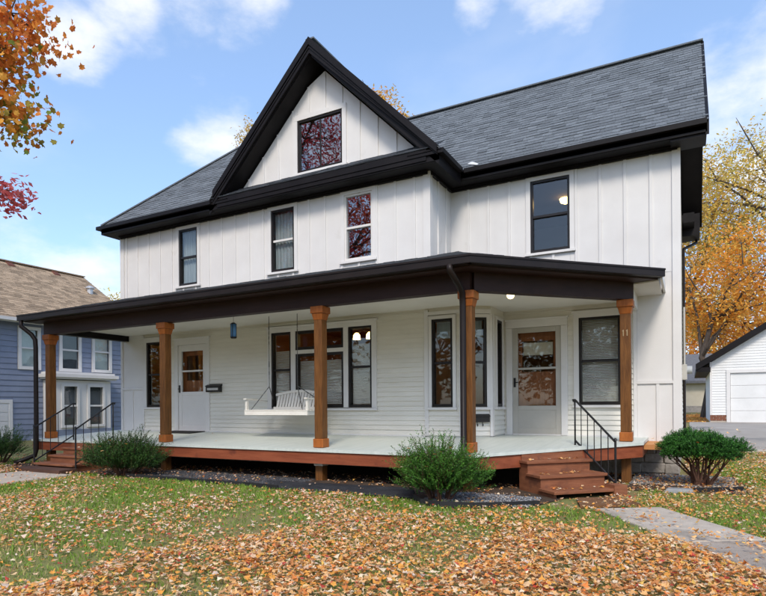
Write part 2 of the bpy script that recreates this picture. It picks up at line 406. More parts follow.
# ---- upper floor: boards and battens
w2 = [(-6.60, -5.985, 4.19, 5.55), (-3.76, -3.13, 4.20, 5.55), (-1.865, -1.21, 4.21, 5.55)]
boards_and_battens(FA, house, XL, 0.0, 3.55, ZS, w2, XL + 0.19, mat=WHITE)
wB = [(1.653, 2.385, 4.17, 5.55)]
boards_and_battens(FB, house, 0.0, XR, 3.55, ZS, wB, 0.40, 0.42, mat=WHITE)
boards_and_battens(FS, house, 0.02, YB - 0.02, 3.55, ZS, [], 0.40, 0.41, mat=WHITE)
gw = (-3.03, -1.90, 6.23, 7.35)
boards_and_battens(FA, house, -4.60, -0.24, 6.10, lambda u: 8.34 - abs(u - GX), [gw], GX - 0.41 * 5 + 0.1, mat=WHITE)
for fr_, a_, b_, z_ in ((FA, XL, XL + .10, 3.55), (FA, -.10, 0.0, 3.55), (FS, -.044, .08, 3.55), (FB, XR - .09, XR, .60), (FR, YB - .046, YB + .07, .60), (FL, -.08, .044, .60)):
    mb = MB(); fr_.box(mb, a_, b_, -0.02, 0.045, z_, ZS); mb.build('corner_board', WHITE, house)

window(house, FA, *w2[0], curtain=(4.25, 5.5))
window(house, FA, *w2[1], rail_mat=FRAME_W, curtain=(4.2, 5.5))
window(house, FA, *w2[2], frame=FRAME_W, rail_mat=FRAME_W, glass=GLASS2, fw=0.04)
window(house, FB, *wB[0])
window(house, FA, *gw, rail=False, glass=GLASS2, muntin=True, casing=0.10)

# ---- ground floor: sheathing with real openings, lapped boards, smooth panels at both ends
lw = (-7.77, -7.16, 1.26, 2.88); ld = (-6.65, -5.74, 0.64, 2.75); gwd = (-3.775, -1.245, 1.225, 2.865)
f1 = (0.048, 0.471, 1.225, 2.875); rd = (1.285, 2.207, 0.64, 2.745); rw = (2.53, 3.25, 1.25, 2.86)
f2 = (0.09, F2L - 0.09, 1.225, 2.875); f3 = (0.26, 0.62, 1.225, 2.875)
mb = MB(); wall_with_holes(mb, FA, XL, 0.63, 0.45, 3.6, [lw, ld, gwd, f1])
wall_with_holes(mb, FB, 1.10, XR, 0.60, 3.6, [rd, rw]); wall_with_holes(mb, F2, 0, F2L, 0.45, 3.2, [f2]); wall_with_holes(mb, F3, 0, YB - 0.30, 0.45, 3.2, [f3])
mb.build('wall', WHITE_LAP, house)
def pad(h, c=0.08): return (h[0] - c, h[1] + c, h[2], h[3] + c)
mb = MB(); lap_siding(mb, FA, -7.86, -0.10, 0.69, 3.06, [pad(lw), pad(ld), pad(gwd)])
lap_siding(mb, FA, -0.02, 0.60, 0.69, 3.06, [(f1[0] - .08, f1[1] + .08, f1[2], 3.10)]); lap_siding(mb, F2, 0.03, F2L - 0.03, 0.69, 3.06, [(0.0, F2L, f2[2] - .05, 3.10)])
lap_siding(mb, F3, 0.03, YB - 0.30, 0.69, 3.06, [(0, 0.80, f3[2] - .05, 3.10)])
lap_siding(mb, FB, 1.12, 3.46, 0.69, 3.06, [pad(rd), pad(rw)])
tag(mb.build('lap_siding', WHITE_LAP, house), 'narrow white lapped siding under the porch roof', kind='stuff')
mb = MB(); FA.box(mb, -0.10, -0.02, 0, 0.04, 0.68, 3.06); FA.box(mb, 0.60, 0.63, 0, 0.036, 0.68, 3.06)
FB.box(mb, 3.46, 3.52, 0, 0.036, 0.60, 3.3); FA.box(mb, -7.93, -7.86, 0, 0.04, 0.68, 3.06)
FA.box(mb, -7.86, -0.10, 0, 0.035, 0.655, 0.69); FB.box(mb, 1.12, 3.46, 0, 0.035, 0.655, 0.69)
F2.box(mb, 0, F2L, 0, 0.045, 2.94, 3.02); FA.box(mb, -0.02, 0.63, 0, 0.044, 2.955, 3.02)
F2.box(mb, -0.01, 0.035, 0, 0.05, 0.68, 2.94); F2.box(mb, F2L - 0.035, F2L + 0.01, 0, 0.05, 0.68, 2.94); F3.box(mb, 0.0, 0.04, 0, 0.045, 0.68, 2.94)
mb.build('trim_board', WHITE, house)
# smooth panels with a belt rail at both ends of the ground floor
for fr, a, b, zb in ((FA, XL, -7.93, 1.70), (FB, 3.52, XR, 1.61)):
    n = 2; w = (b - a) / n
    for k in range(n):
        for lo, hi in ((0.60, zb), (zb + 0.05, 3.56)):
            if lo > 1 and k: continue
            mb = MB(); fr.box(mb, a + k * w + .002, (a + (k + 1) * w - .002) if lo < 1 else b - .002, -0.01, 0.014, lo + .002, hi - .002); mb.build('panel', WHITE, house)
    mb = MB(); fr.box(mb, a, b, 0, 0.042, zb, zb + 0.05); mb.build('belt_rail', WHITE, house)
    mb = MB(); fr.box(mb, a + w - .025, a + w + .025, 0, 0.034, 0.60, zb); mb.build('batten', WHITE, house)

window(house, FA, *lw, casing=0.09, head=0.03)
window(house, FA, -3.775, -3.24, 1.225, 2.865, casing=0, sill=False, blind=(1.3, 2.45))
window(house, FA, -1.795, -1.245, 1.225, 2.865, casing=0, sill=False, blind=(1.3, 2.5))
window(house, FA, -3.12, -1.905, 1.225, 2.375, rail=False, casing=0, sill=False, blind=(1.3, 2.2), fw=0.055)
window(house, FA, -3.12, -1.905, 2.455, 2.865, rail=False, casing=0, sill=False, fw=0.055)
mb = MB()
FA.box(mb, -3.775 - .11, -3.775, -.05, .045, 1.20, 2.865); FA.box(mb, -1.245, -1.245 + .11, -.05, .045, 1.20, 2.865)
FA.box(mb, -3.24, -3.12, -.1, .045, 1.225, 2.865); FA.box(mb, -1.905, -1.795, -.1, .045, 1.225, 2.865)
FA.box(mb, -3.12, -1.905, -.1, .043, 2.375, 2.455); FA.box(mb, -3.885, -1.135, -.05, .048, 2.865, 2.96)
FA.box(mb, -3.91, -1.11, -.02, .075, 2.96, 2.99); FA.box(mb, -3.905, -1.115, -.05, .08, 1.165, 1.20)
mb.build('window_group_casing', WHITE, house)
window(house, FA, *f1, casing=0.06, rail=True); window(house, F2, *f2, casing=0.055, rail=True); window(house, F3, *f3, casing=0.055, rail=False)
for fr_, q_ in ((FA, f1), (F2, f2)):
    mb = MB(); fr_.box(mb, q_[0] + .06, q_[1] - .06, -.085, -.08, q_[3] - .36, q_[3] - .05); mb.build('roller_shade', CURTAIN, house)
window(house, FB, *rw, casing=0.09, head=0.035, blind=(1.28, 2.82))

def storm_door(fr, u0, u1, z0, z1, mat, gz0, gzm, gz1, label):
    mb = MB(); s = 0.10                                     # leaf: stiles, rails and the kick panel
    fr.box(mb, u0, u0 + s, -.03, .02, z0, z1); fr.box(mb, u1 - s, u1, -.03, .02, z0, z1)
    fr.box(mb, u0 + s, u1 - s, -.03, .018, gz1, z1); fr.box(mb, u0 + s, u1 - s, -.03, .018, gzm - .02, gzm + .02)
    fr.box(mb, u0 + s, u1 - s, -.03, .018, z0, z0 + .12); fr.box(mb, u0 + s, u1 - s, -.03, .018, gz0 - .08, gz0)
    d = mb.build('door', mat, house, bevel=0.004); tag(d, label)
    mb = MB(); fr.box(mb, u0 + s, u1 - s, -.022, .006, z0 + .12, gz0 - .08); mb.build('panel', mat, d)
    for a, b in ((gz0, gzm - .02), (gzm + .02, gz1)):
        mb = MB(); fr.box(mb, u0 + s, u1 - s, -.012, -.007, a, b); mb.build('pane', GLASS, d)
    mb = MB(); c = 0.12
    fr.box(mb, u0 - c, u0 - .004, -.05, .046, z0, z1); fr.box(mb, u1 + .004, u1 + c, -.05, .046, z0, z1)
    fr.box(mb, u0 - c, u1 + c, -.05, .048, z1 + .004, z1 + c + .02); fr.box(mb, u0 - c - .02, u1 + c + .02, -.02, .07, z1 + c + .02, z1 + c + .05)
    mb.build('casing', WHITE, d)
    mb = MB(); zk = (z0 + z1) / 2 - .02
    fr.box(mb, u0 + .02, u0 + .06, .02, .034, zk - .09, zk + .09); mb.tube([fr.pt(u0 + .04, .03, zk), fr.pt(u0 + .04, .075, zk), fr.pt(u0 + .12, .078, zk)], .010, 6)
    mb.build('handle', IRON, d)
    mb = MB(); fr.box(mb, u0 - .01, u1 + .01, -.10, .06, z0 - .035, z0 - .003); mb.build('threshold', ALU, d)
    mb = MB()                                              # the timber door behind it, with its own light
    fr.box(mb, u0, u0 + .16, -.135, -.095, z0, z1); fr.box(mb, u1 - .16, u1, -.135, -.095, z0, z1)
    fr.box(mb, u0 + .16, u1 - .16, -.135, -.095, z1 - .25, z1); fr.box(mb, u0 + .16, u1 - .16, -.135, -.095, z0, z0 + 1.22)
    mb.build('inner_door', INWOOD, d)
    mb = MB(); fr.box(mb, u0 + .16, u1 - .16, -.12, -.115, z0 + 1.22, z1 - .25); mb.build('pane', GLASS, d)
    return d
storm_door(FA, -6.65, -5.74, 0.675, 2.75, WHITE, 1.62, 2.12, 2.60, 'white storm door with two small panes over a solid panel')
d2 = storm_door(FB, 1.285, 2.207, 0.675, 2.745, ALU, 1.235, 1.955, 2.65, 'grey-white storm door with tall glass above a kick panel')
mb = MB(); FB.box(mb, 1.47, 2.03, -.112, -.108, 2.22, 2.46); mb.build('paper_notice', material('cream_paper', (.6, .55, .45), (.66, .6, .5), 3, .8), d2)

# ---- inside: plain warm rooms behind the glass
mb = MB(); mb.box(-8.5, 4.0, 0.16, 5.6, 0.52, 0.60); mb.box(-8.5, 4.0, 5.6, 5.7, 0.6, 3.3); mb.box(-8.5, 0.8, 0.3, 5.6, 3.25, 3.33); mb.box(0.8, 4.0, 1.3, 5.6, 3.25, 3.33)
mb.box(-4.75, -4.65, 0.16, 5.6, 0.6, 3.25); mb.box(0.2, 0.3, 1.3, 5.6, 0.6, 3.25); mb.box(-8.55, -8.45, 0.16, 5.6, 0.6, 3.3); mb.box(4.0, 4.1, 1.3, 5.6, 0.6, 3.3)
mb.build('room_partition', ROOMWALL, house)
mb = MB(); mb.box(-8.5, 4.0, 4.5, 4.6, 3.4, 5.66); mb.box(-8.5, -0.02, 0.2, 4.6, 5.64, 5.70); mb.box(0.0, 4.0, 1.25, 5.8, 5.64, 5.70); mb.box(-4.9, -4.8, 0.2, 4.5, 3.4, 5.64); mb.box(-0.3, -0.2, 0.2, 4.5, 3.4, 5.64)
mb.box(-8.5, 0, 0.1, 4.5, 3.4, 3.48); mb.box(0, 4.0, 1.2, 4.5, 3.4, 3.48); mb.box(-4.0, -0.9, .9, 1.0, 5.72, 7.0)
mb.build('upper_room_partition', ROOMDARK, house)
mb = MB()                                                   # side and rear walls
FR.box(mb, YB, 6.0, -0.14, 0.0, 0.60, ZS); FL.box(mb, -4.84, 0.0, -0.14, 0, 0.55, ZS)
mb.box(XL, -0.2, 4.70, 4.84, 0.5, ZS); mb.box(-0.2, XR, 5.86, 6.0, 0.5, ZS); mb.box(-0.34, -0.2, 4.84, 5.86, 0.5, ZS)
mb.prism([(XR, YB, ZS), (XR, 6.0, ZS), (XR, 3.52, 8.34), ], (-0.1, 0, 0)); mb.build('side_wall', WHITE_LAP, house)
mb = MB(); lap_siding(mb, FR, YB + 0.07, 6.0, 0.62, ZS, [], 0.10); lap_siding(mb, FL, -4.84, -0.08, 0.62, ZS, [], 0.10)
tag(mb.build('side_siding', WHITE_LAP, house), None, kind='stuff')

# ---- foundation of rubble stone
mb = MB(); mb.box(XL + .05, 0.55, 0.06, 0.3, -0.3, 0.55); mb.box(0.55, XR - .06, YB + 0.06, YB + 0.3, -0.3, 0.58); mb.box(XR - .3, XR - .06, YB + 0.3, 6.0, -0.3, 0.58)
mb.box(XL + .05, XL + .3, 0.3, 4.7, -0.3, 0.55); fnd = mb.build('foundation', STONE, house)
def rock(a, b, c):
    P = [(a[0], b[0], c[0]), (a[1], b[0], c[0]), (a[1], b[1], c[0]), (a[0], b[1], c[0]), (a[0], b[0], c[1]), (a[1], b[0], c[1]), (a[1], b[1], c[1]), (a[0], b[1], c[1])]
    j = lambda: random.uniform(-.016, .016)
    return MB().hexa([(p[0] + j(), p[1] + j(), p[2] + j()) for p in P])
z = -0.10
while z < 0.56:
    h = random.uniform(0.08, 0.19); zt = min(z + h, 0.585); x = 3.30
    while x < XR - 0.02:
        w = random.uniform(0.12, 0.42); x1 = min(x + w, XR)
        rock((x + .003, x1 - .003), (YB + random.uniform(-.02, .01), YB + 0.08), (z + .002, zt - .002)).build('stone', STONE, fnd, bevel=0.015); x = x1 + 0.001
    y = YB + 0.05
    while y < 5.9:
        w = random.uniform(0.18, 0.36); y1 = min(y + w, 6.0)
        rock((XR - .10, XR - .005), (y + .008, y1 - .008), (z + .006, zt - .006)).build('stone', STONE, fnd); y = y1 + 0.001
    z = zt

# ---- main roofs: slabs, shingles, cornices
def slab(P, t): return MB().prism(P, (0, 0, -t))
H = ZE + RISE
roof = slab([(EG, EB, ZE), (ERK, EB, ZE), (ERK, EB + RISE, H), (GX, EB + RISE, H)], 0.17).build('roof', TRIM, house); tag(roof, 'dark slate-grey shingled main roof')
s3 = math.sqrt(2)
mb = MB(); shingles(mb, (EG, EB - 0.03, ZE - 0.03), (1, 0, 0), (0, 1, 1), RISE * s3 + .05, lambda v: -v / s3 + 0.04, lambda v: ERK - EG + 0.03, 0.135)
tag(mb.build('shingles', SHINGLE, roof, colour=True), None, kind='stuff')
roof2 = slab([(EL, EA, ZE), (GX - RISE, EA, ZE), (GX, EA + RISE, H), (EL + RISE, EA + RISE, H)], 0.17).build('roof', TRIM, house); tag(roof2, 'hipped left roof slope beside the gable')
mb = MB(); shingles(mb, (EL, EA - 0.03, ZE - 0.03), (1, 0, 0), (0, 1, 1), RISE * s3, lambda v: v / s3 - 0.02, lambda v: (GX - RISE - EL) + v / s3, 0.135)
tag(mb.build('shingles', SHINGLE, roof2, colour=True), None, kind='stuff')
mb = slab([(EL, 5.2, ZE), (EL, EA, ZE), (EL + RISE, EA + RISE, H)], 0.17)
mb.prism([(GX - .05, 5.2, ZE), (EL, 5.2, ZE), (EL + RISE, EA + RISE, H), (GX - .05, EA + RISE, H)], (0, 0, -.17))
mb.prism([(ERK, EB + 2 * RISE, ZE), (GX - 2.8, EB + 2 * RISE, ZE), (GX, EB + RISE, H), (ERK, EB + RISE, H)], (0, 0, -.17)); mb.build('rear_roof', SHINGLE, house)
groof = slab([(EG, EA, ZE), (EG, EB, ZE), (GX, EB + RISE, H), (GX, EA, H)], 0.30)
groof.prism([(GX - RISE, EA, ZE), (GX, EA, H), (GX, EA + RISE, H)], (0, 0, -.30)); groof = groof.build('gable_roof', TRIM, house)
mb = MB(); shingles(mb, (EG + 0.02, EA - .03, ZE - .02), (0, 1, 0), (-1, 0, 1), RISE * s3, lambda v: 0, lambda v: EB - EA + v / s3, 0.135)
shingles(mb, (GX - RISE - .02, EB, ZE - .02), (0, -1, 0), (1, 0, 1), RISE * s3, lambda v: EB - EA - v / s3 if v > 0 else EB - EA, lambda v: EB - EA + 0.03, 0.135)
tag(mb.build('shingles', SHINGLE, groof, colour=True), None, kind='stuff')
ry = EB + RISE
for a_, b_, w_, rf_ in (((GX, ry, H + .012), (ERK + .02, ry, H + .012), .20, roof), ((GX, EA - .03, H + .014), (GX, ry, H + .014), .20, groof), ((EL, EA, ZE + .015), (EL + RISE, EA + RISE, H + .015), .16, roof2)):
    mb = MB(); mb.bar(a_, b_, w_, .03); mb.build('ridge_cap', SHINGLE, rf_, colour=True)
# gable rake boards, layered
mb = MB()
for s in (-1, 1):
    for (oy, t0, t1) in ((-0.045, 0.02, -0.28), (-0.075, 0.035, -0.12), (-0.06, -0.15, -0.19)):
        cut = .16 if s < 0 else .02; ex = GX + s * (RISE - cut)
        P = [(GX, EA + oy, H + t0), (ex, EA + oy, ZE + cut + t0), (ex, EA + oy, max(ZE + cut + t1, 5.78)), (GX, EA + oy, H + t1)]
        if s > 0: P.reverse()
        mb.prism(P, (0, 0.05, 0))
    # soffit lining of the rake
    ex = GX + s * 2.45
    P = [(GX, EA + .02, H - .32), (GX, 0.02, H - .32), (ex, 0.02, H - .32 - 2.45), (ex, EA + .02, H - .32 - 2.45)]
    if s > 0: P.reverse()
    mb.prism(P, (0, 0, 0.02))
mb.build('rake_board', TRIM, house)
# pent cornice across the gable foot
mb = MB()
mb.prism([(GX - RISE + .25, EA - .02, 5.72), (GX - RISE + .25, EA - .02, 5.93), (GX - RISE + .25, 0.0, 6.19), (GX - RISE + .25, 0.0, 5.72)], (2 * RISE - .5, 0, 0))
mb.build('pent_cornice', TRIM, house)
mb = MB(); random.seed(3)
shingles(mb, (GX - RISE + .05, EA - .03, 5.935), (1, 0, 0), (0, .40, .255), .47, lambda v: 0, lambda v: 2 * RISE - .1, 0.13, var=.2, base=(.55, .55, .58))
tag(mb.build('pent_shingles', SHINGLE, house, colour=True), None, kind='stuff')
for ex in (GX - RISE + .25, EG - .28):                      # little hipped returns at the two ends of the cornice
    MB().hexa([(ex - .34, EA - .05, 5.86), (ex + .34, EA - .05, 5.86), (ex + .34, 0.0, 5.86), (ex - .34, 0.0, 5.86),
               (ex - .10, EA + .14, 6.10), (ex + .06, EA + .14, 6.10), (ex + .06, -.01, 6.20), (ex - .10, -.01, 6.20)]).build('cornice_return', TRIM, house)
# soffits, fascias, crown mouldings, gutters on the eaves
mb = MB()
mb.box(EL + .02, EG - .02, EA + .02, 0.02, ZS - .015, ZS + .03); mb.box(-0.02, EG - .02, 0.021, EB + .3, ZS - .015, ZS + .03)
mb.box(EG - .02, ERK - .02, EB + .02, YB + .02, ZS - .016, ZS + .03); mb.box(EL + .02, XL + .02, 0.021, 5.1, ZS - .015, ZS + .03)
mb.build('soffit', TRIM, house)
mb = MB()
for (z0, z1, d) in ((ZS - .01, ZE - .03, 0.0), (5.80, 5.885, -.09)):    # fascia, then gutter trough proud of it
    mb.box(EL + d, GX - RISE + .1, EA + d, EA + .03 + d * .2, z0, z1)
    mb.box(GX - RISE + .1, EG - d, EA + d * .4, EA + .03, z0, z1 - .0)
    mb.box(EG - .03, EG - d, EA + .031, EB - .04 + d, z0 + .001, z1)
    mb.box(EG - d + .001, ERK + .005, EB + d, EB + .03 + d * .2, z0, z1)
    mb.box(EL + d, EL + .03, EA + .031, 5.2, z0, z1)
# frieze band under the soffit, with a bed mould
for fr, a, b in ((FA, XL, 0.0), (FB, 0.04, XR), ):
    fr.box(mb, a, b, 0.02, 0.075, ZS - .075, ZS - .016); fr.box(mb, a, b, 0.04, 0.12, ZS - .04, ZS - .017)
FS.box(mb, 0, YB - .08, 0.02, 0.075, ZS - .075, ZS - .016)
mb.build('fascia', TRIM, house)
# right gable end: rake boards, lookout soffit, boxed eave returns and the rear gutter
mb = MB()
for sgn, y0 in ((1, EB), (-1, EB + 2 * RISE)):
    yr = EB + RISE
    P = [(ERK + .035, y0, ZE + .02), (ERK + .035, yr, H + .02), (ERK + .035, yr, H - .26), (ERK + .035, y0, ZE - .26)]
    if sgn > 0: P.reverse()
    mb.prism(P, (-.05, 0, 0))
    P = [(XR, y0 + sgn * .05, ZE - .20), (ERK, y0 + sgn * .05, ZE - .20), (ERK, yr, H - .25), (XR, yr, H - .25)]
    if sgn < 0: P.reverse()
    mb.prism(P, (0, 0, .02))
mb.box(XR - .10, ERK, EB + .035, YB + .10, ZS - .05, ZE - .05); mb.box(XR + .02, ERK - .02, 5.75, EB + 2 * RISE + .02, 5.32, ZE - .06)
mb.box(XR - .3, ERK + .02, EB + 2 * RISE, EB + 2 * RISE + .12, 5.74, 5.87); mb.box(XR + .06, ERK - .14, 5.2, 5.75, 5.5, 5.72)
mb.build('rake_return', TRIM, house)
mb = MB(); mb.tube([(4.52, 6.3, 5.4), (4.52, 6.25, 5.25), (4.24, 5.9, 5.05), (4.235, 5.9, 4.9), (4.235, 5.9, .62), (4.30, 5.9, .55)], .035, 8); mb.build('downspout', GUTTER, house, smooth=True)
mb = MB(); mb.prism([(EG + .10, EB + .12, ZE + .14), (EG + .34, EB - .03, ZE + .02), (EG + .36, EB + .0, ZE + .045), (EG + .16, EB + .2, ZE + .2)], (0, 0, .012))
mb.build('valley_flashing', material('pale_flashing', (.6, .6, .6), (.7, .7, .7), 5, .4), house)

# ================================================================== PORCH (part of the house)
PD = -2.03                                                  # line of the posts
POSTS = [(-8.52, PD), (-4.80, PD), (-1.11, PD), (1.49, PD), (3.44, -0.08)]
def deck_z(y): return ZF + 0.049 * min(y, 0.0)
DE = [(-8.85, -2.25), (1.58, -2.25), (3.68, -0.15), (3.68, YB)]
t1, t2 = 0.05, 0.0
mb = MB()
def dpoly(pts): mb.prism([(x, y, deck_z(y)) for x, y in pts], (0, 0, -.045))
dpoly([(-8.86, -2.28), (1.592, -2.28), (3.70, -0.17), (3.70, 0.0), (-8.86, 0.0)])
dpoly([(0.5, 0.0), (3.70, 0.0), (3.70, YB), (0.5, YB)])
mb.build('porch_floor', DECK, house)
mb = MB()
def fascia_seg(a, b, h=0.19, t=0.035):
    (x0, y0), (x1, y1) = a, b; d = Vector((x1 - x0, y1 - y0, 0)).normalized(); n = Vector((d.y, -d.x, 0)) * t
    P = [Vector((x0, y0, 0)), Vector((x1, y1, 0))]
    mb.hexa([P[0] + Vector((0, 0, deck_z(y0) - .047 - h)), P[1] + Vector((0, 0, deck_z(y1) - .047 - h)), P[1] - n + Vector((0, 0, deck_z(y1) - .047 - h)), P[0] - n + Vector((0, 0, deck_z(y0) - .047 - h)),
             P[0] + Vector((0, 0, deck_z(y0) - .047)), P[1] + Vector((0, 0, deck_z(y1) - .047)), P[1] - n + Vector((0, 0, deck_z(y1) - .047)), P[0] - n + Vector((0, 0, deck_z(y0) - .047))])
fascia_seg((-8.85, YB * 0 - .02), (-8.85, -2.25)) if False else None
fascia_seg(DE[0], DE[1]); fascia_seg(DE[1], DE[2]); fascia_seg(DE[2], DE[3]); fascia_seg((-8.85, -0.02), (-8.85, -2.21))
mb.build('porch_rim_board', RUST, house)
for x in np.arange(-8.6, 1.5, 0.6):
    mb = MB(); mb.box(x, x + .045, -2.2, -.02, .38, .50); mb.build('joist', DARKWOOD, house)
for (x, y) in POSTS:
    zf = deck_z(y); w = .079
    ang = 0.0
    mb = MB(); mb.box(x - w, x + w, y - w, y + w, zf + .15, 2.70); p = mb.build('porch_post', CEDAR, house, bevel=0.008)
    mb = MB(); mb.box(x - .098, x + .098, y - .098, y + .098, zf + .002, zf + .15); mb.build('base', CEDAR_CAP, p, bevel=0.012)
    mb = MB(); mb.hexa([(x - .084, y - .084, 2.69), (x + .084, y - .084, 2.69), (x + .084, y + .084, 2.69), (x - .084, y + .084, 2.69), (x - .108, y - .108, 2.80), (x + .108, y - .108, 2.80), (x + .108, y + .108, 2.80), (x - .108, y + .108, 2.80)]); mb.box(x - .124, x + .124, y - .124, y + .124, 2.80, 2.918); mb.build('capital', CEDAR_CAP, p, bevel=0.012)
    xf, yf = (x, y) if y < -1 else (x, y)
    mb = MB(); mb.box(xf - .07, xf + .07, yf - .07, yf + .07, -.15, zf - .05); mb.build('footing_post', CEDAR, p)
    mb = MB(); mb.box(xf - .085, xf + .085, yf - .09, yf + .09, zf - .30, zf - .25); mb.build('bracket', FRAME_W, p) if abs(x + 1.11) < .01 else None
    if x > 3:                                               # house number on the right post
        mb = MB()
        for k in (-.028, .028):
            mb.box(x + k - .007, x + k + .007, y - w - .006, y - w + .002, 2.34, 2.44); mb.box(x + k - .016, x + k - .007, y - w - .006, y - w + .002, 2.415, 2.428)
        mb.build('house_number', material('pale_metal_digits', (.30, .22, .12), (.36, .27, .16), 5, .35), p)
# beams
def beam(a, b, z0=2.92, z1=3.24, w=.17, mat=BEAM, name='beam'):
    m = MB(); m.bar((a[0], a[1], (z0 + z1) / 2), (b[0], b[1], (z0 + z1) / 2), w, z1 - z0); return m.build(name, mat, house)
beam((-8.64, PD), (1.545, PD)); beam((1.53, PD - .005 + .045), (3.50, -.02), z0=2.921); beam((-8.52, PD + .09), (-8.52, -.02), z0=2.95, mat=TRIM)
mb = MB(); mb.bar((3.46, -.0, 3.08), (3.46, YB, 3.08), .15, .31); mb.build('end_beam', WHITE, house)
mb = MB(); mb.prism([(-8.6, PD, 3.12), (1.47, PD, 3.12), (3.42, -.08, 3.12), (3.42, YB, 3.12), (0.3, YB, 3.12), (0.3, -.0, 3.12), (-8.6, -.0, 3.12)], (0, 0, -.03)); mb.build('porch_ceiling', WHITE_LAP, house)
# porch roof: front slope, chamfered slope, hips
EO = 0.42; EY = PD - EO; ZP = 3.33; K = 0.30
ecx = 1.49 + EO * math.tan(R(22.5)); END = (ecx + 2.28, EY + 2.28)
def z1p(x, y): return ZP + K * (y - EY)
def z2p(x, y): return ZP + K * ((-(x - ecx) + (y - EY)) / s3)
# the hip runs from (ecx,EY) where both planes agree: direction in plan
hd = Vector((-math.tan(R(22.5)) , 1.0, 0))
hip_x = ecx + hd.x * (YB - EY)
mb = MB()
hp = lambda y: (ecx + hd.x * (y - EY), y, z1p(0, y))
mb.prism([(-8.88, EY, ZP), (ecx, EY, ZP), hp(YB), (0.0, YB, z1p(0, YB)), (0.0, 0.0, z1p(0, 0)), (-8.88, 0.0, z1p(0, 0))], (0, 0, -.10))
xe = END[0] + .02
mb.prism([(ecx, EY, ZP), (END[0], END[1], ZP), (xe, YB, z2p(xe, YB)), hp(YB)], (0, 0, -.10))
proof = mb.build('porch_roof', TRIM, house); tag(proof, 'low dark shingled roof over the wraparound porch')
mb = MB(); kl = math.sqrt(1 + K * K)
shingles(mb, (-8.90, EY - .02, ZP - .004), (1, 0, 0), (0, 1, K), (YB - EY) * kl, lambda v: 0, lambda v: (ecx + 8.90 + hd.x * v / kl) if v / kl > -EY else (ecx + 8.90 + hd.x * v / kl), 0.14, var=.25, base=(.62, .60, .60))
Lx = 2.28 * s3
shingles(mb, (ecx + .014, EY - .014, ZP - .004), (1, 1, 0), (-1, 1, K * s3), 2.6 * kl, lambda v: v / kl * math.tan(R(22.5)), lambda v: Lx - v / kl, 0.14, var=.25, base=(.62, .60, .60))
tag(mb.build('shingles', SHINGLE, proof, colour=True), None, kind='stuff')
# eave: fascia board, gutter trough with rolled lip, soffit
mb = MB()
def eave(a, b, off0, off1, z0, z1):
    d = Vector((b[0] - a[0], b[1] - a[1], 0)).normalized(); n = Vector((d.y, -d.x, 0)); c = (off0 + off1) / 2
    k0 = k1 = c * math.tan(R(22.5))
    A = Vector((a[0], a[1], 0)) + n * c; B = Vector((b[0], b[1], 0)) + n * c
    return A, B, d, abs(off1 - off0), (z0 + z1) / 2, z1 - z0
def eave_bar(m, a, b, off0, off1, z0, z1, ea=0.0, eb=0.0):
    A, B, d, w, zc_, h = eave(a, b, off0, off1, z0, z1); A = A - d * ea; B = B + d * eb
    m.bar((A.x, A.y, zc_), (B.x, B.y, zc_), w, h)
c0, c1, c2 = (-8.88, EY), (ecx, EY), END
for off0, off1, z0, z1 in ((-.03, .0, 3.20, 3.315), (0, .10, 3.205, 3.225), (.085, .105, 3.21, 3.325), (.10, .118, 3.30, 3.328)):
    k = off1 * math.tan(R(22.5))
    eave_bar(mb, c0, c1, off0, off1, z0, z1, .03, k); eave_bar(mb, c1, c2, off0, off1, z0, z1 - .001, k, .0)
mb.build('gutter', GUTTER, proof)
mb = MB(); mb.prism([(-8.86, EY + .03, 3.205), (ecx - .01, EY + .03, 3.205), (END[0] - .03, END[1] + .01, 3.205), (END[0] - .03, YB, 3.205), (3.38, YB, 3.205), (3.38, -.12, 3.205), (1.45, -2.05, 3.205), (-8.86, -2.05, 3.205)], (0, 0, -.02))
mb.build('soffit', BEAM, proof)
mb = MB(); mb.prism([(3.52, -.05, 3.183), (END[0] - .02, END[1] + .02, 3.183), (END[0] - .02, YB, 3.183), (3.52, YB, 3.183)], (0, 0, -.02)); mb.build('end_soffit', WHITE, proof)
mb = MB(); mb.bar((END[0] + .02, END[1] - .02, 3.24), (END[0] + .02, YB, 3.26), .035, .13); mb.build('end_fascia', FRAME_W, proof)
mb = MB(); mb.prism([(-8.87, EY, 3.20), (-8.87, 0, 3.20), (-8.87, 0, z1p(0, 0) - .1), (-8.87, EY, ZP - .1)][::-1], (.04, 0, 0)); mb.build('end_gable', TRIM, proof)
mb = MB(); mb.tube([(-8.80, -2.52, 3.22), (-8.80, -2.52, 3.08), (-8.62, -2.40, 2.90), (-8.55, -2.36, 2.78), (-8.53, -2.36, 2.6), (-8.53, -2.36, .34), (-8.55, -2.38, .2), (-8.72, -2.62, .08), (-8.78, -2.70, .05)], .048, 10); mb.build('downspout', GUTTER, house, smooth=True)
mb = MB(); mb.tube([(1.40, -2.53, 3.22), (1.40, -2.53, 3.14), (1.44, -2.30, 2.98), (1.455, -2.175, 2.88), (1.455, -2.165, 2.7), (1.455, -2.165, .60), (1.47, -2.30, .45)], .046, 10); mb.build('downspout', GUTTER, house, smooth=True)

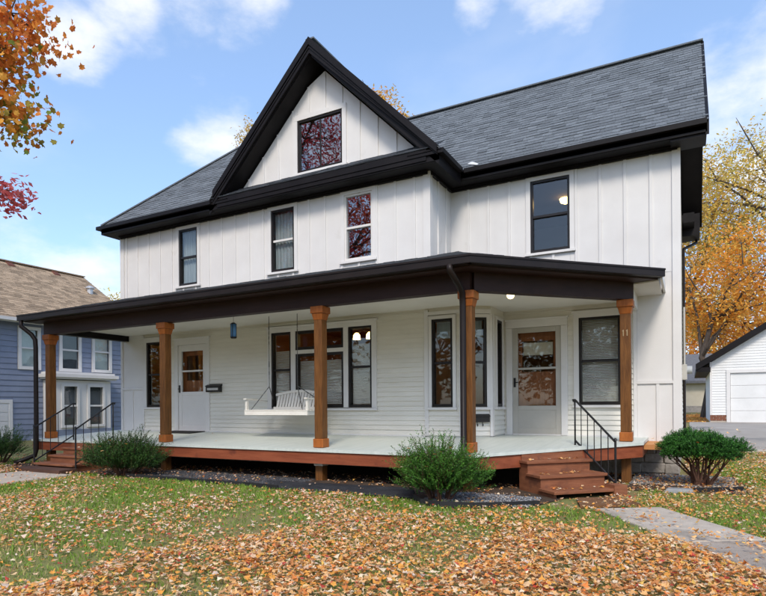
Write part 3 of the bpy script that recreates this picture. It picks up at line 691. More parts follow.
# ---- wooden steps in front of the right door
def stairs(org, n, t, width, fronts, zs, zdeck, mat, left0):
    n, t, org = Vector(n).normalized(), Vector(t).normalized(), Vector(org)
    P = lambda a, b, z: org + t * a + n * b + Vector((0, 0, z))
    def bx(a0, a1, b0, b1, z0, z1):
        m = MB(); q = [P(a0, b0, z0), P(a0, b1, z0), P(a1, b1, z0), P(a1, b0, z0), P(a0, b0, z1), P(a0, b1, z1), P(a1, b1, z1), P(a1, b0, z1)]
        return m.hexa(q)
    prev = 0.0; st = None
    for i, (f, z) in enumerate(zip(fronts, zs)):
        tr = bx(left0 - .03, left0 + width + .03, prev - .02, f + .03, z - .04, z).build('tread', mat, house, bevel=0.006)
        zb = zs[i + 1] if i + 1 < len(zs) else None
        if zb is not None: bx(left0, left0 + width, f - .035, f - .005, zb + .001, z - .041).build('riser', mat, house)
        prev = f
    bx(left0, left0 + width, -.001, .02, zs[0] + .001, zdeck - .05).build('riser', mat, house)
    for a in (left0 - .0, left0 + width - .045):
        m = MB(); q = [P(a, -.05, zs[0] - .042), P(a, fronts[0] - .04, zs[0] - .042), P(a, fronts[0] - .04, zs[1] - .042), P(a, fronts[1] - .04, zs[1] - .042), P(a, fronts[1] - .04, zs[2] - .042), P(a, fronts[2] - .04, zs[2] - .042), P(a, fronts[2] - .04, -.12), P(a, -.05, -.12)]
        m.prism(q, t * .045); m.build('stringer', mat, house)
    return P
SP = stairs((1.915, -1.915, 0), (1, -1, 0), (1, 1, 0), 1.04, (.19, .52, .86), (.45, .28, .11), .60, STEP, .34)
m = MB(); m.hexa([SP(a, b, z) for z in (0.0, .155) for a, b in ((1.24, .70), (1.24, .90), (1.45, .90), (1.45, .70))]); m.build('stair_block', STEP, house)
SL = stairs((-7.40, -2.25, 0), (0, -1, 0), (1, 0, 0), 1.20, (.22, .50, .80), (.42, .285, .15), .556, STEP, 0.0)
m = MB(); m.box(-7.5, -6.05, -3.42, -3.05, -.05, .085); m.build('landing', material('dark_landing_wood', (.06, .03, .02), (.10, .05, .035), 4, .8), house)

def handrail(p_top, p_bot, h_top, h_bot, nb, label, sag_end=True, light=False):
    """iron rail from the deck down to the foot of the steps, with balusters between two sloping bars"""
    a, b = Vector(p_top), Vector(p_bot)
    mb = MB(); mb.tube([a, a + Vector((0, 0, h_top))], .013, 8); root = mb.build('handrail', IRON, house, smooth=True); tag(root, label)
    mb = MB(); mb.tube([b, b + Vector((0, 0, h_bot))], .016, 8); mb.tube([b + Vector((0, 0, h_bot)), b + Vector((0, 0, h_bot + .035))], [.03, .012], 8); mb.build('newel', IRON, root)
    ta, tb = a + Vector((0, 0, h_top - .01)), b + Vector((0, 0, h_bot - .02)); d = (tb - ta).normalized()
    hd_ = Vector((d.x, d.y, 0)).normalized()
    mb = MB(); mb.tube([ta - hd_ * .03 + Vector((0, 0, -.03)), ta - hd_ * .045, ta, tb], .016, 8); mb.build('top_rail', IRON, root)
    la, lb = a + Vector((0, 0, .10)), b + Vector((0, 0, .10))
    mb = MB(); mb.bar(la, lb, .022, .022); mb.build('bottom_rail', IRON, root)
    for k in range(1, nb):
        f = k / nb; mb = MB(); mb.tube([la.lerp(lb, f), ta.lerp(tb, f)], .0075, 6); mb.build('baluster', IRON, root)
    return root
handrail(SP(1.42, -.22, .60), SP(1.42, .70, .05), .74, .70, 6, 'short black iron rail beside the right-hand steps')
handrail((-7.45, -2.20, .56), (-7.45, -3.05, .08), .80, .80, 5, 'black iron rail on the far side of the left-hand steps')
handrail((-6.15, -2.20, .56), (-6.15, -3.02, .08), .80, .78, 5, 'black iron rail on the near side of the left-hand steps')

# ================================================================== THINGS ON THE PORCH
PAINT_S = material('chalky_white_swing', (.66, .63, .58), (.76, .74, .69), 5, .6, .05, 30)
CHAIN = material('dull_chain_metal', (.08, .08, .08), (.16, .16, .155), 30, .45, metal=.6)
SX0, SX1, SY0, SY1, SZ = -3.63, -2.08, -1.05, -.50, 1.17
sw = thing('porch_swing', 'white slatted bench swing hanging on chains from the porch ceiling', 'porch swing', (-2.89, -.78, .64))
mb = MB(); mb.box(SX0, SX1, SY0 - .02, SY0 + .03, SZ - .085, SZ - .005); mb.box(SX0, SX1, SY1 - .02, SY1 + .02, SZ - .085, SZ - .005)
for x in (SX0 + .02, (SX0 + SX1) / 2, SX1 - .06): mb.box(x, x + .04, SY0 + .03, SY1 - .02, SZ - .085, SZ - .005)
mb.build('seat_frame', PAINT_S, sw)
for k in range(6):
    y = SY0 - .02 + k * .098; mb = MB(); mb.box(SX0 - .01, SX1 + .01, y, y + .08, SZ, SZ + .02); mb.build('seat_slat', PAINT_S, sw, bevel=.004)
bk = lambda h: SY1 + .02 + h * .28                             # the back leans away
bx0, bx1 = SX0 + .33, SX1 - .10
nS = 15
def crest(u): return SZ + .30 + .075 * math.sin(math.pi * u)
for k in range(nS):
    u = (k + .5) / nS; x = bx0 + (bx1 - bx0) * u; h = crest(u)
    mb = MB(); mb.hexa([(x - .026, bk(0) - .01, SZ + .06), (x + .026, bk(0) - .01, SZ + .06), (x + .026, bk(0) + .008, SZ + .06), (x - .026, bk(0) + .008, SZ + .06),
                        (x - .026, bk(h - SZ) - .01, h), (x + .026, bk(h - SZ) - .01, h), (x + .026, bk(h - SZ) + .008, h), (x - .026, bk(h - SZ) + .008, h)])
    mb.build('back_slat', PAINT_S, sw)
mb = MB()
for k in range(12):
    a, b = k / 12, (k + 1) / 12; xa, xb = bx0 - .04 + (bx1 - bx0 + .08) * a, bx0 - .04 + (bx1 - bx0 + .08) * b; ha, hb = crest(a), crest(b)
    mb.hexa([(xa, bk(ha - SZ) - .03, ha), (xb, bk(hb - SZ) - .03, hb), (xb, bk(hb - SZ) + .02, hb), (xa, bk(ha - SZ) + .02, ha),
             (xa, bk(ha - SZ) - .03, ha + .05), (xb, bk(hb - SZ) - .03, hb + .05), (xb, bk(hb - SZ) + .02, hb + .05), (xa, bk(ha - SZ) + .02, ha + .05)])
mb.build('top_rail', PAINT_S, sw)
mb = MB(); mb.box(bx0 - .04, bx1 + .04, bk(0) - .03, bk(0) + .02, SZ + .025, SZ + .075); mb.build('bottom_rail', PAINT_S, sw)
for x in (SX0 + .0, SX1 - .05):
    mb = MB(); mb.box(x, x + .05, SY0, SY0 + .05, SZ + .02, SZ + .22); mb.bar((x + .025, SY0 - .04, SZ + .24), (x + .025, SY1 + .08, SZ + .20), .075, .025); mb.build('arm', PAINT_S, sw)
def chain(p, q, parent):
    p, q = Vector(p), Vector(q); n = max(2, int((q - p).length / .05)); mb = MB()
    for k in range(n):
        a, b = p.lerp(q, k / n), p.lerp(q, (k + 1.25) / n); s = .018 if k % 2 else .010
        mb.bar(a, b, s, .028 - s)
    mb.tube([p, q], .007, 5); mb.build('chain', CHAIN, parent)
for x in (SX0 + .42, SX1 - .42):
    top = (x, -.80, 3.09); knot = (x, -.80, 1.66)
    chain(top, knot, sw); chain(knot, (x - .28 if x < -2.9 else x + .28, SY0 + .02, SZ + .02), sw); chain(knot, (x - .2 if x < -2.9 else x + .2, SY1 + .06, SZ + .24), sw)

ch = thing('wind_chime', 'blue glass lantern chime hanging from the porch ceiling above the mailbox', 'wind chime', (-3.79, -1.2, 3.08))
mb = MB(); mb.tube([(-3.79, -1.2, 3.095), (-3.79, -1.2, 2.94)], .004, 5); mb.build('cord', IRON, ch)
mb = MB(); mb.tube([(-3.79, -1.2, 2.955), (-3.79, -1.2, 2.925)], [.03, .07], 10); mb.tube([(-3.79, -1.2, 2.665), (-3.79, -1.2, 2.635)], [.07, .05], 10); mb.build('cap', IRON, ch)
mb = MB(); mb.tube([(-3.79, -1.2, 2.925), (-3.79, -1.2, 2.665)], .056, 12); mb.build('glass_tube', material('blue_glass', (.10, .26, .62), (.14, .36, .75), 6, .12), ch, smooth=True)
for k in range(4):
    t = k * math.pi / 2 + .4; mb = MB(); mb.tube([(-3.79 + .06 * math.cos(t), -1.2 + .06 * math.sin(t), 2.925), (-3.79 + .06 * math.cos(t), -1.2 + .06 * math.sin(t), 2.665)], .005, 5); mb.build('rod', IRON, ch)

BOX = material('black_mailbox_paint', (.014, .013, .013), (.028, .026, .025), 6, .35)
def mailbox(fr, u, z, w, h, label, hook):
    o = thing('mailbox', label, 'mailbox', fr.pt(u, 0.02, z))
    mb = MB(); fr.box(mb, u - w / 2, u + w / 2, .018, .10, z, z + h * .72); mb.build('box', BOX, o, bevel=.006)
    mb = MB(); mb.hexa([fr.pt(u - w / 2 - .01, .118, z + h * .66), fr.pt(u + w / 2 + .01, .118, z + h * .66), fr.pt(u + w / 2 + .01, .018, z + h * .72 + .002), fr.pt(u - w / 2 - .01, .018, z + h * .72 + .002),
                        fr.pt(u - w / 2 - .01, .118, z + h * .72), fr.pt(u + w / 2 + .01, .118, z + h * .72), fr.pt(u + w / 2 + .01, .018, z + h), fr.pt(u - w / 2 - .01, .018, z + h)]); mb.build('lid', BOX, o, bevel=.004)
    if hook:
        for k in (-.05, .05):
            mb = MB(); mb.tube([fr.pt(u + k, .03, z + .01), fr.pt(u + k, .035, z - .05), fr.pt(u + k, .06, z - .075), fr.pt(u + k, .085, z - .06), fr.pt(u + k, .088, z - .03)], .006, 6); mb.build('newspaper_hook', IRON, o)
    else:
        mb = MB(); fr.box(mb, u - w / 2 + .05, u + w / 2 - .05, .10, .104, z + h * .22, z + h * .5); mb.build('name_plate', material('pale_plate', (.42, .41, .40), (.5, .49, .48), 12, .5), o)
mailbox(FA, -5.46, 1.60, .44, .19, 'dark wall mailbox with a pale plate beside the left door', False)
mailbox(F2, .33, .94, .34, .155, 'black wall mailbox with newspaper hooks below the bay window', True)

mt = MB(); z0 = deck_z(-.3) + .006
mt.hexa([(-6.75, -.52, deck_z(-.52) + .003), (-5.75, -.52, deck_z(-.52) + .003), (-5.75, -.06, deck_z(-.06) + .003), (-6.75, -.06, deck_z(-.06) + .003),
         (-6.75, -.52, deck_z(-.52) + .020), (-5.75, -.52, deck_z(-.52) + .020), (-5.75, -.06, deck_z(-.06) + .020), (-6.75, -.06, deck_z(-.06) + .020)])
tag(mt.build('door_mat', material('black_rubber_mat', (.015, .014, .013), (.03, .028, .026), 40, .8, .4, 90), loc=(-6.25, -.3, z0)), 'thin black door mat on the porch floor at the left door', 'door mat')

LAMP = material('lit_lamp_glass', (.9, .75, .45), None, 3, .4, emit=((1.0, .70, .28), 3.2))
LAMPW = material('lit_room_lamp', (.9, .8, .6), None, 3, .4, emit=((1.0, .62, .20), 5.5))
def globe(mb, c, r, n=12):
    mb.tube([(c[0], c[1], c[2] + r * math.cos(math.pi * k / 8)) for k in range(9)], [max(.001, r * math.sin(math.pi * k / 8)) for k in range(9)], n)
pl = thing('ceiling_lamp', 'small lit ceiling lamp on the porch in front of the right door', 'lamp', (1.86, -1.1, 3.09))
mb = MB(); mb.tube([(1.86, -1.1, 3.092), (1.86, -1.1, 3.06)], [.09, .07], 14); mb.build('base', FRAME_W, pl)
mb = MB(); globe(mb, (1.86, -1.1, 2.985), .062); mb.build('bulb', LAMP, pl, smooth=True)
mb = MB(); mb.tube([(1.86, -1.1, 3.06), (1.86, -1.1, 3.03)], .025, 8); mb.build('socket', FRAME_W, pl)
cl = thing('chandelier', 'two lit yellow glass shades hanging inside the right pane of the grouped window', 'lamp', (-2.15, 1.2, 3.2))
mb = MB(); mb.tube([(-2.15, 1.2, 3.25), (-2.15, 1.2, 2.95)], .01, 6); mb.tube([(-2.33, 1.2, 2.90), (-2.15, 1.2, 2.96), (-1.97, 1.2, 2.90)], .01, 6); mb.build('stem', IRON, cl)
for x in (-2.32, -1.98):
    mb = MB(); mb.tube([(x, 1.2, 2.91), (x, 1.2, 2.86), (x, 1.2, 2.76)], [.03, .075, .085], 12); mb.build('shade', LAMPW, cl, smooth=True)
il = thing('ceiling_lamp', 'bright lamp glowing inside the upstairs window above the right door', 'lamp', (2.05, 2.5, 5.64))
mb = MB(); mb.tube([(2.05, 2.5, 5.645), (2.05, 2.5, 5.60)], .10, 14); mb.build('base', FRAME_W, il)
mb = MB(); mb.tube([(2.05, 2.5, 5.60), (2.05, 2.5, 5.53), (2.05, 2.5, 5.49)], [.12, .10, .02], 14); mb.build('shade', LAMPW, il, smooth=True)
em = thing('electric_meter', 'round grey electric meter on the right side wall of the house', 'electric meter', (4.22, 4.4, 1.95))
mb = MB(); mb.box(4.19, 4.30, 4.28, 4.52, 1.78, 2.12); mb.build('box', ALU, em, bevel=.01)
mb = MB(); mb.tube([(4.30, 4.4, 2.0), (4.40, 4.4, 2.0)], .09, 14); mb.build('dial', material('meter_glass', (.35, .37, .38), (.45, .47, .48), 8, .15), em)
mb = MB(); mb.tube([(4.25, 4.4, 2.12), (4.25, 4.4, 3.4)], .02, 8); mb.build('conduit', ALU, em)

# ================================================================== NEIGHBOUR'S HOUSE
BLUE = material('blue_lap_paint', (.195, .225, .305), (.245, .280, .370), 1.6, .6, .06, 30)
TAN = material('tan_shingle', (.27, .195, .13), (.40, .30, .205), 22, .9, .5, 120, attr=True)
nb = thing('neighbour_house', 'blue-grey lapped house with white trimmed windows and tan shingled roof', 'house', (-18.5, 1.0, .1))
NX = -16.0; FN = Frame((NX, 0, 0), (0, 1, 0), (1, 0, 0))
nwin = [(1.56, 2.12, 2.70, 3.98), (3.02, 3.66, 2.70, 4.08), (4.32, 4.95, 2.72, 4.12), (6.2, 6.8, 2.7, 4.1)]
mb = MB(); wall_with_holes(mb, FN, -5.0, 6.6, -.2, 4.36, nwin, -.15, 0); mb.box(-23.0, NX - .16, 6.3, 6.45, -.2, 4.3); mb.box(-23.0, NX - .16, -5.0, -4.85, -.2, 4.3); mb.box(-23.1, -23.0, -5.0, 6.45, -.2, 4.3)
mb.box(-22.8, -16.4, -4.8, 6.2, 4.28, 4.34); mb.box(-17.6, -17.5, -4.8, 6.3, 0, 4.3); mb.build('wall', BLUE, nb)
mb = MB(); lap_siding(mb, FN, -5.0, 6.5, .12, 4.36, [(a - .14, b + .14, c - .12, d + .14) for a, b, c, d in nwin[:3]] + [(2.30, 4.92, .3, 2.62), (0.2, 1.28, .1, 1.56)], .19, .026)
tag(mb.build('lap_siding', BLUE, nb), None, kind='stuff')
SCREEN = material('dark_screen', (.07, .075, .085), (.10, .105, .115), 5, .7)
SHADE = material('pale_window_shade', (.50, .55, .52), (.58, .62, .58), 5, .7)
def nb_window(fr, a, b, c, d, fill, parent=nb, t=.11):
    mb = MB(); fr.box(mb, a - t, a, -.05, .06, c - t, d + t); fr.box(mb, b, b + t, -.05, .06, c - t, d + t); fr.box(mb, a, b, -.05, .06, d, d + t); fr.box(mb, a, b, -.05, .07, c - t, c)
    w = mb.build('window', FRAME_W if False else WHITE, parent)
    m_ = (c + d) / 2; mb = MB(); fr.box(mb, a, b, -.04, .02, m_ - .03, m_ + .03); mb.build('meeting_rail', WHITE, w)
    for lo, hi in ((c, m_ - .03), (m_ + .03, d)):
        mb = MB(); fr.box(mb, a, b, -.02, -.012, lo, hi); mb.build('pane', GLASS, w)
    mb = MB(); fr.box(mb, a, b, -.10, -.09, c, d); mb.build('blind', fill, w)
nb_window(FN, *nwin[0], SHADE); nb_window(FN, *nwin[1], SCREEN); nb_window(FN, *nwin[2], SHADE)
# one-storey boxed bay
FNB = Frame((NX + .55, 0, 0), (0, 1, 0), (1, 0, 0))
byw = [(2.72, 3.22, .62, 2.02), (3.72, 4.26, .62, 2.02)]
mb = MB(); wall_with_holes(mb, FNB, 2.32, 4.62, .1, 2.25, byw, -.10, 0); mb.box(NX, NX + .45, 2.32, 2.40, .1, 2.25); mb.box(NX, NX + .45, 4.54, 4.62, .1, 2.25); mb.build('bay_wall', WHITE, nb)
mb = MB(); mb.box(NX, NX + .72, 2.2, 4.76, 2.28, 2.34); mb.box(NX, NX + .78, 2.14, 4.82, 2.34, 2.46); mb.box(NX, NX + .70, 2.24, 4.7, 2.46, 2.54); mb.build('bay_cornice', WHITE, nb)
mb = MB(); FNB.box(mb, 2.30, 4.64, 0, .02, .1, .46); mb.build('bay_base', BLUE, nb)
for q in byw: nb_window(FNB, *q, SCREEN, t=.09)
mb = MB(); FN.box(mb, .34, 1.14, .0, .04, .12, 1.42); d_ = mb.build('side_door', WHITE, nb); mb = MB(); FN.box(mb, .24, .34, 0, .06, .12, 1.54); FN.box(mb, 1.14, 1.25, 0, .06, .12, 1.54); FN.box(mb, .34, 1.14, 0, .06, 1.42, 1.54); mb.build('casing', WHITE, d_)
for k in range(4):
    mb = MB(); FN.box(mb, .40, 1.08, .04, .052, .22 + k * .3, .46 + k * .3); mb.build('panel', WHITE, d_)
# roof
nxr, nzr, nze, nyb = -19.5, 7.06, 4.30, 6.75
V = Vector((nxr - (NX + .4), 0, nzr - nze)); Ls = V.length
mb = MB().prism([(NX + .4, -5.4, nze), (NX + .4, nyb, nze), (nxr, nyb - .45, nzr), (nxr, -5.4, nzr)], (0, 0, -.16)); mb.prism([(nxr - 3.9, nyb, nze), (nxr - 3.9, -5.4, nze), (nxr, -5.4, nzr), (nxr, nyb - .45, nzr)], (0, 0, -.16))
nr = mb.build('roof', WHITE, nb)
mb = MB(); shingles(mb, (NX + .43, -5.4, nze - .02), (0, 1, 0), V, Ls, lambda v: 0, lambda v: nyb + 5.4 - .45 * v / Ls, .15, (.18, .36), var=.30); tag(mb.build('shingles', TAN, nr, colour=True), 'tan asphalt shingles', kind='stuff')
mb = MB(); mb.bar((nxr, -5.4, nzr + .02), (nxr, nyb - .45, nzr + .02), .25, .04); mb.build('ridge_cap', TAN, nr, colour=True)
mb = MB(); mb.box(NX + .40, NX + .50, -5.4, nyb, nze - .12, nze - .01); mb.build('gutter', WHITE, nr)
RV = material('brown_roof_vent', (.10, .04, .025), (.16, .06, .04), 4, .6)
for y in (3.05, 4.9):
    mb = MB(); mb.hexa([(-19.15, y - .14, 6.76), (-19.15, y + .14, 6.76), (-19.4, y + .14, 6.95), (-19.4, y - .14, 6.95), (-19.16, y - .12, 6.88), (-19.16, y + .12, 6.88), (-19.4, y + .12, 7.05), (-19.4, y - .12, 7.05)]); mb.build('roof_vent', RV, nr)
mb = MB(); mb.tube([(-18.2, 5.7, 5.9), (-18.2, 5.7, 6.32)], .12, 12); mb.tube([(-18.2, 5.7, 6.32), (-18.2, 5.7, 6.36), (-18.2, 5.7, 6.44)], [.19, .19, .06], 12); mb.build('flue', material('galvanised_flue', (.45, .45, .46), (.6, .6, .6), 9, .4, metal=.5), nr)
mb = MB(); mb.prism([(-23.0, 6.30, 4.3), (NX, 6.30, 4.3), (nxr, 6.30, 6.9)], (0, .1, 0)); mb.build('gable_wall', BLUE, nb)

# ================================================================== GARAGE
GW = material('garage_white_paint', (.66, .66, .65), (.74, .74, .73), 1.5, .55, .05, 20)
GY, GX0, GX1, GZ = 16.5, 5.09, 11.5, .44
ga = thing('garage', 'white lapped garage with black eaves and a wide white door beyond the driveway', 'garage', (8.3, 19.5, GZ))
FG = Frame((0, GY, 0), (1, 0, 0), (0, -1, 0)); gmx, gsl = (GX0 + GX1) / 2, .65
gdoor = (5.79, 10.8, GZ, 2.44)
mb = MB(); wall_with_holes(mb, FG, GX0, GX1, GZ - .2, 2.86, [gdoor], -.15, 0); mb.box(GX0, GX0 + .15, GY + .16, 22.5, GZ - .2, 2.86); mb.box(GX1 - .15, GX1, GY + .16, 22.5, GZ - .2, 2.86); mb.box(GX0 + .15, GX1 - .15, 22.4, 22.5, GZ - .2, 2.86)
mb.prism([(GX0, GY, 2.861), (GX1, GY, 2.861), (gmx, GY, 2.861 + gsl * (gmx - GX0))], (0, .15, 0)); mb.build('wall', GW, ga)
mb = MB(); z = .775
while z < 4.9:
    zt = z + .105; e = max(0, (zt - 2.86) / gsl); a, b = GX0 + e, GX1 - e
    if b - a > .2:
        for u0, u1 in spans(a, b, [(5.66, 10.93)] if z < 2.56 else []):
            mb.hexa([FG.pt(u0, .018, z), FG.pt(u1, .018, z), FG.pt(u1, 0, z), FG.pt(u0, 0, z), FG.pt(u0, .004, zt), FG.pt(u1, .004, zt), FG.pt(u1, 0, zt), FG.pt(u0, 0, zt)])
    z = zt
tag(mb.build('lap_siding', GW, ga), None, kind='stuff')
mb = MB(); FG.box(mb, 5.66, 5.79, 0, .05, GZ, 2.44); FG.box(mb, 10.8, 10.93, 0, .05, GZ, 2.44); FG.box(mb, 5.66, 10.93, 0, .052, 2.44, 2.57); FG.box(mb, GX0, GX0 + .08, 0, .03, .775, 2.9)
gd = mb.build('door_casing', WHITE, ga)
for k in range(4):
    zz = GZ + .01 + k * .4975; mb = MB(); FG.box(mb, 5.80, 10.79, -.06, -.02, zz, zz + .49); mb.build('door_section', GW, ga, bevel=.008)
BRICK = material('red_brown_brick', (.16, .06, .035), (.26, .10, .06), 14, .9, .3, 60)
fb = MB(); FG.box(fb, GX0, 5.66, -.02, .004, GZ - .1, .775); fb = fb.build('brick_footing', CONC, ga)
for r_ in range(3):
    x = GX0 - (.1 if r_ % 2 else 0)
    while x < 5.64:
        a, b = max(x, GX0) + .005, min(x + .205, 5.655)
        if b - a > .03: mb = MB(); FG.box(mb, a, b, .0, .02, .555 + r_ * .073, .555 + r_ * .073 + .062); mb.build('brick', BRICK, fb)
        x += .215
rz = lambda x: 2.80 + gsl * (x - 4.62)
mb = MB(); e0, e1 = 4.62, 2 * gmx - 4.62
mb.prism([(e0, GY - .32, rz(e0)), (gmx, GY - .32, rz(gmx)), (gmx, 22.8, rz(gmx)), (e0, 22.8, rz(e0))][::-1], (0, 0, -.14)); mb.prism([(e1, GY - .32, rz(e0)), (gmx, GY - .32, rz(gmx)), (gmx, 22.8, rz(gmx)), (e1, 22.8, rz(e0))], (0, 0, -.14))
gr = mb.build('roof', TRIM, ga)
mb = MB(); mb.prism([(e0 - .03, GY - .34, rz(e0) + .02), (e0 - .03, GY - .34, rz(e0) - .24), (gmx, GY - .34, rz(gmx) - .24), (gmx, GY - .34, rz(gmx) + .02)], (0, .04, 0)); mb.prism([(e1 + .03, GY - .34, rz(e0) + .02), (gmx, GY - .34, rz(gmx) + .02), (gmx, GY - .34, rz(gmx) - .24), (e1 + .03, GY - .34, rz(e0) - .24)], (0, .04, 0))
mb.box(e0 - .02, GX0 + .02, GY - .30, 22.7, 2.50, 2.68); mb.build('rake_board', TRIM, gr)

# a pale house far behind, glimpsed between the two
fh = thing('far_house', 'low cream house glimpsed between the farmhouse and the garage', 'house', (3.0, 47, .5))
CREAM = material('cream_wall', (.50, .44, .34), (.56, .50, .40), 2, .7); GREYR = material('grey_far_roof', (.10, .10, .11), (.15, .15, .16), 9, .9)
mb = MB(); mb.box(-4, 12, 45, 51, -.2, 3.15); mb.build('wall', CREAM, fh)
mb = MB(); mb.prism([(-4.6, 44.4, 3.1), (12.6, 44.4, 3.1), (12.6, 48, 5.6), (-4.6, 48, 5.6)], (0, 0, -.2)); mb.prism([(12.6, 51.6, 3.1), (-4.6, 51.6, 3.1), (-4.6, 48, 5.6), (12.6, 48, 5.6)], (0, 0, -.2)); mb.build('roof', GREYR, fh)
mb = MB(); mb.box(-4.02, 12.02, 44.97, 45.0, -.2, 1.0); mb.build('base_band', STONE, fh)
for x in (0.5, 8.5):
    mb = MB(); mb.box(x, x + 1.3, 44.93, 44.99, 1.5, 2.7); w_ = mb.build('window', FRAME_W, fh); mb = MB(); mb.box(x + .1, x + 1.2, 44.90, 44.93, 1.6, 2.6); mb.build('pane', GLASS2, w_)

# ================================================================== GROUND
def vnoise(x, y, s, seed):                                  # smooth value noise, vectorised
    r = np.random.default_rng(seed); T = r.random((128, 128)); x = x / s + 500; y = y / s + 500
    xi, yi = np.floor(x).astype(int), np.floor(y).astype(int); fx, fy = x - xi, y - yi
    fx = fx * fx * (3 - 2 * fx); fy = fy * fy * (3 - 2 * fy); g = lambda a, b: T[a % 128, b % 128]
    return (g(xi, yi) * (1 - fx) + g(xi + 1, yi) * fx) * (1 - fy) + (g(xi, yi + 1) * (1 - fx) + g(xi + 1, yi + 1) * fx) * fy
LAWN = material('lawn_soil_and_turf', (.22, .165, .075), (.17, .20, .055), .9, .95, .6, 60, spots=(1.1, (.28, .18, .09), .58))
xs = np.concatenate([[-1500, -600, -250, -120, -70, -45], np.arange(-32, 20.01, .5), [26, 40, 70, 120, 250, 600, 1500]])
ys = np.concatenate([[-1500, -600, -250, -120, -60, -35], np.arange(-24, 30.01, .5), [40, 55, 80, 120, 250, 600, 1500]])
Xg, Yg = np.meshgrid(xs, ys); Zg = gz(Xg, Yg) + .012 * (vnoise(Xg, Yg, 1.3, 5) - .5) * ((Yg < -3.4) & (np.abs(Xg) < 15))
nx, ny = len(xs), len(ys); idx = np.arange(nx * ny).reshape(ny, nx)
Fq = np.stack([idx[:-1, :-1], idx[:-1, 1:], idx[1:, 1:], idx[1:, :-1]], -1).reshape(-1, 4)
lawn = fast_mesh('lawn', np.stack([Xg, Yg, Zg], -1).reshape(-1, 3), Fq, None, LAWN, smooth=True)
tag(lawn, 'leaf-strewn front lawn around the farmhouse', 'lawn', kind='structure')

def sheet(name, pts, dz, mat, n=14, kind='structure', wob=0.0, hump=0.0):
    """a sheet laid on the ground inside a convex quad, following the lie of the land"""
    a, b, c, d = [Vector((p[0], p[1], 0)) for p in pts]; V = []; F = []
    for i in range(n + 1):
        for j in range(n + 1):
            u, v = i / n, j / n; p = a.lerp(b, u).lerp(d.lerp(c, u), v); e = min(u, 1 - u, v, 1 - v)
            V.append((p.x + wob * random.uniform(-1, 1), p.y + wob * random.uniform(-1, 1), float(gz(p.x, p.y)) + dz + hump * random.random() * min(1, e * 6)))
    for i in range(n):
        for j in range(n): q = i * (n + 1) + j; F.append((q, q + n + 1, q + n + 2, q + 1))
    return fast_mesh(name, np.array(V), np.array(F), None, mat, smooth=True)
SOIL = material('bare_soil', (.050, .034, .024), (.085, .058, .040), 5, .95, .8, 50)
tag(sheet('soil_bed', [(-8.9, -3.05), (2.6, -3.05), (3.75, 1.05), (-8.9, 0.1)], .012, SOIL, 30, hump=.02), 'bare soil under and in front of the porch', 'soil', kind='structure')
tag(sheet('soil_bed', [(3.45, -1.0), (5.15, -.75), (5.0, 1.25), (3.6, 1.2)], .012, SOIL, 16, hump=.02), 'brown soil bed around the clipped shrub', 'soil', kind='structure')

def slabs(root, quads, mat, h=.05, dz=.0):
    for q, m_ in zip(quads, mat):
        P = [(x, y, float(gz(x, y)) + .03 + dz) for x, y in q]; MB().prism(P, (0, 0, -.10)).build('slab', m_, root, bevel=.012)
wk = thing('walkway', 'cracked concrete walkway leading from the right-hand steps', 'path', (4.2, -3.6, 0)); wk['kind'] = 'structure'
a0, a1 = Vector((3.33, -2.86)), Vector((4.02, -2.42)); dv = Vector((.545, -.838))
def wq(s0, s1): return [tuple(a0 + dv * s0), tuple(a0 + dv * s1), tuple(a1 + dv * s1 + Vector((.0, 0))), tuple(a1 + dv * s0)]
slabs(wk, [wq(0, 1.70), wq(1.715, 3.3), wq(3.315, 4.9), wq(4.915, 6.5)], [CONC, CONC_D, CONC_D, CONC])
wk2 = thing('walkway', 'concrete path leading from the left-hand steps', 'path', (-6.5, -6, 0)); wk2['kind'] = 'structure'
slabs(wk2, [[(-7.25, y), (-7.25, y - 1.38), (-5.72, y - 1.38), (-5.72, y)] for y in np.arange(-3.35, -14, -1.4)], [CONC] * 9)
DRV = material('driveway_concrete', (.28, .25, .22), (.36, .325, .285), 1.2, .92, .3, 40, spots=(.7, (.21, .195, .18), .56))
tag(sheet('driveway', [(4.35, 5.4), (30, 4.6), (30, 16.55), (4.35, 16.55)], .03, DRV, 24), 'pale concrete driveway in front of the garage', 'driveway', kind='structure')
MB().prism([(4.4, 5.2, float(gz(5, 5.2)) + .05), (30, 4.4, float(gz(9, 4.4)) + .05), (30, 4.65, float(gz(9, 4.6)) + .05), (4.4, 5.45, float(gz(5, 5.4)) + .05)], (0, 0, -.1)).build('curb', CONC, None, loc=(10, 5, 0))
tag(bpy.data.objects['curb'], 'low concrete edge along the driveway', 'curb', kind='structure')

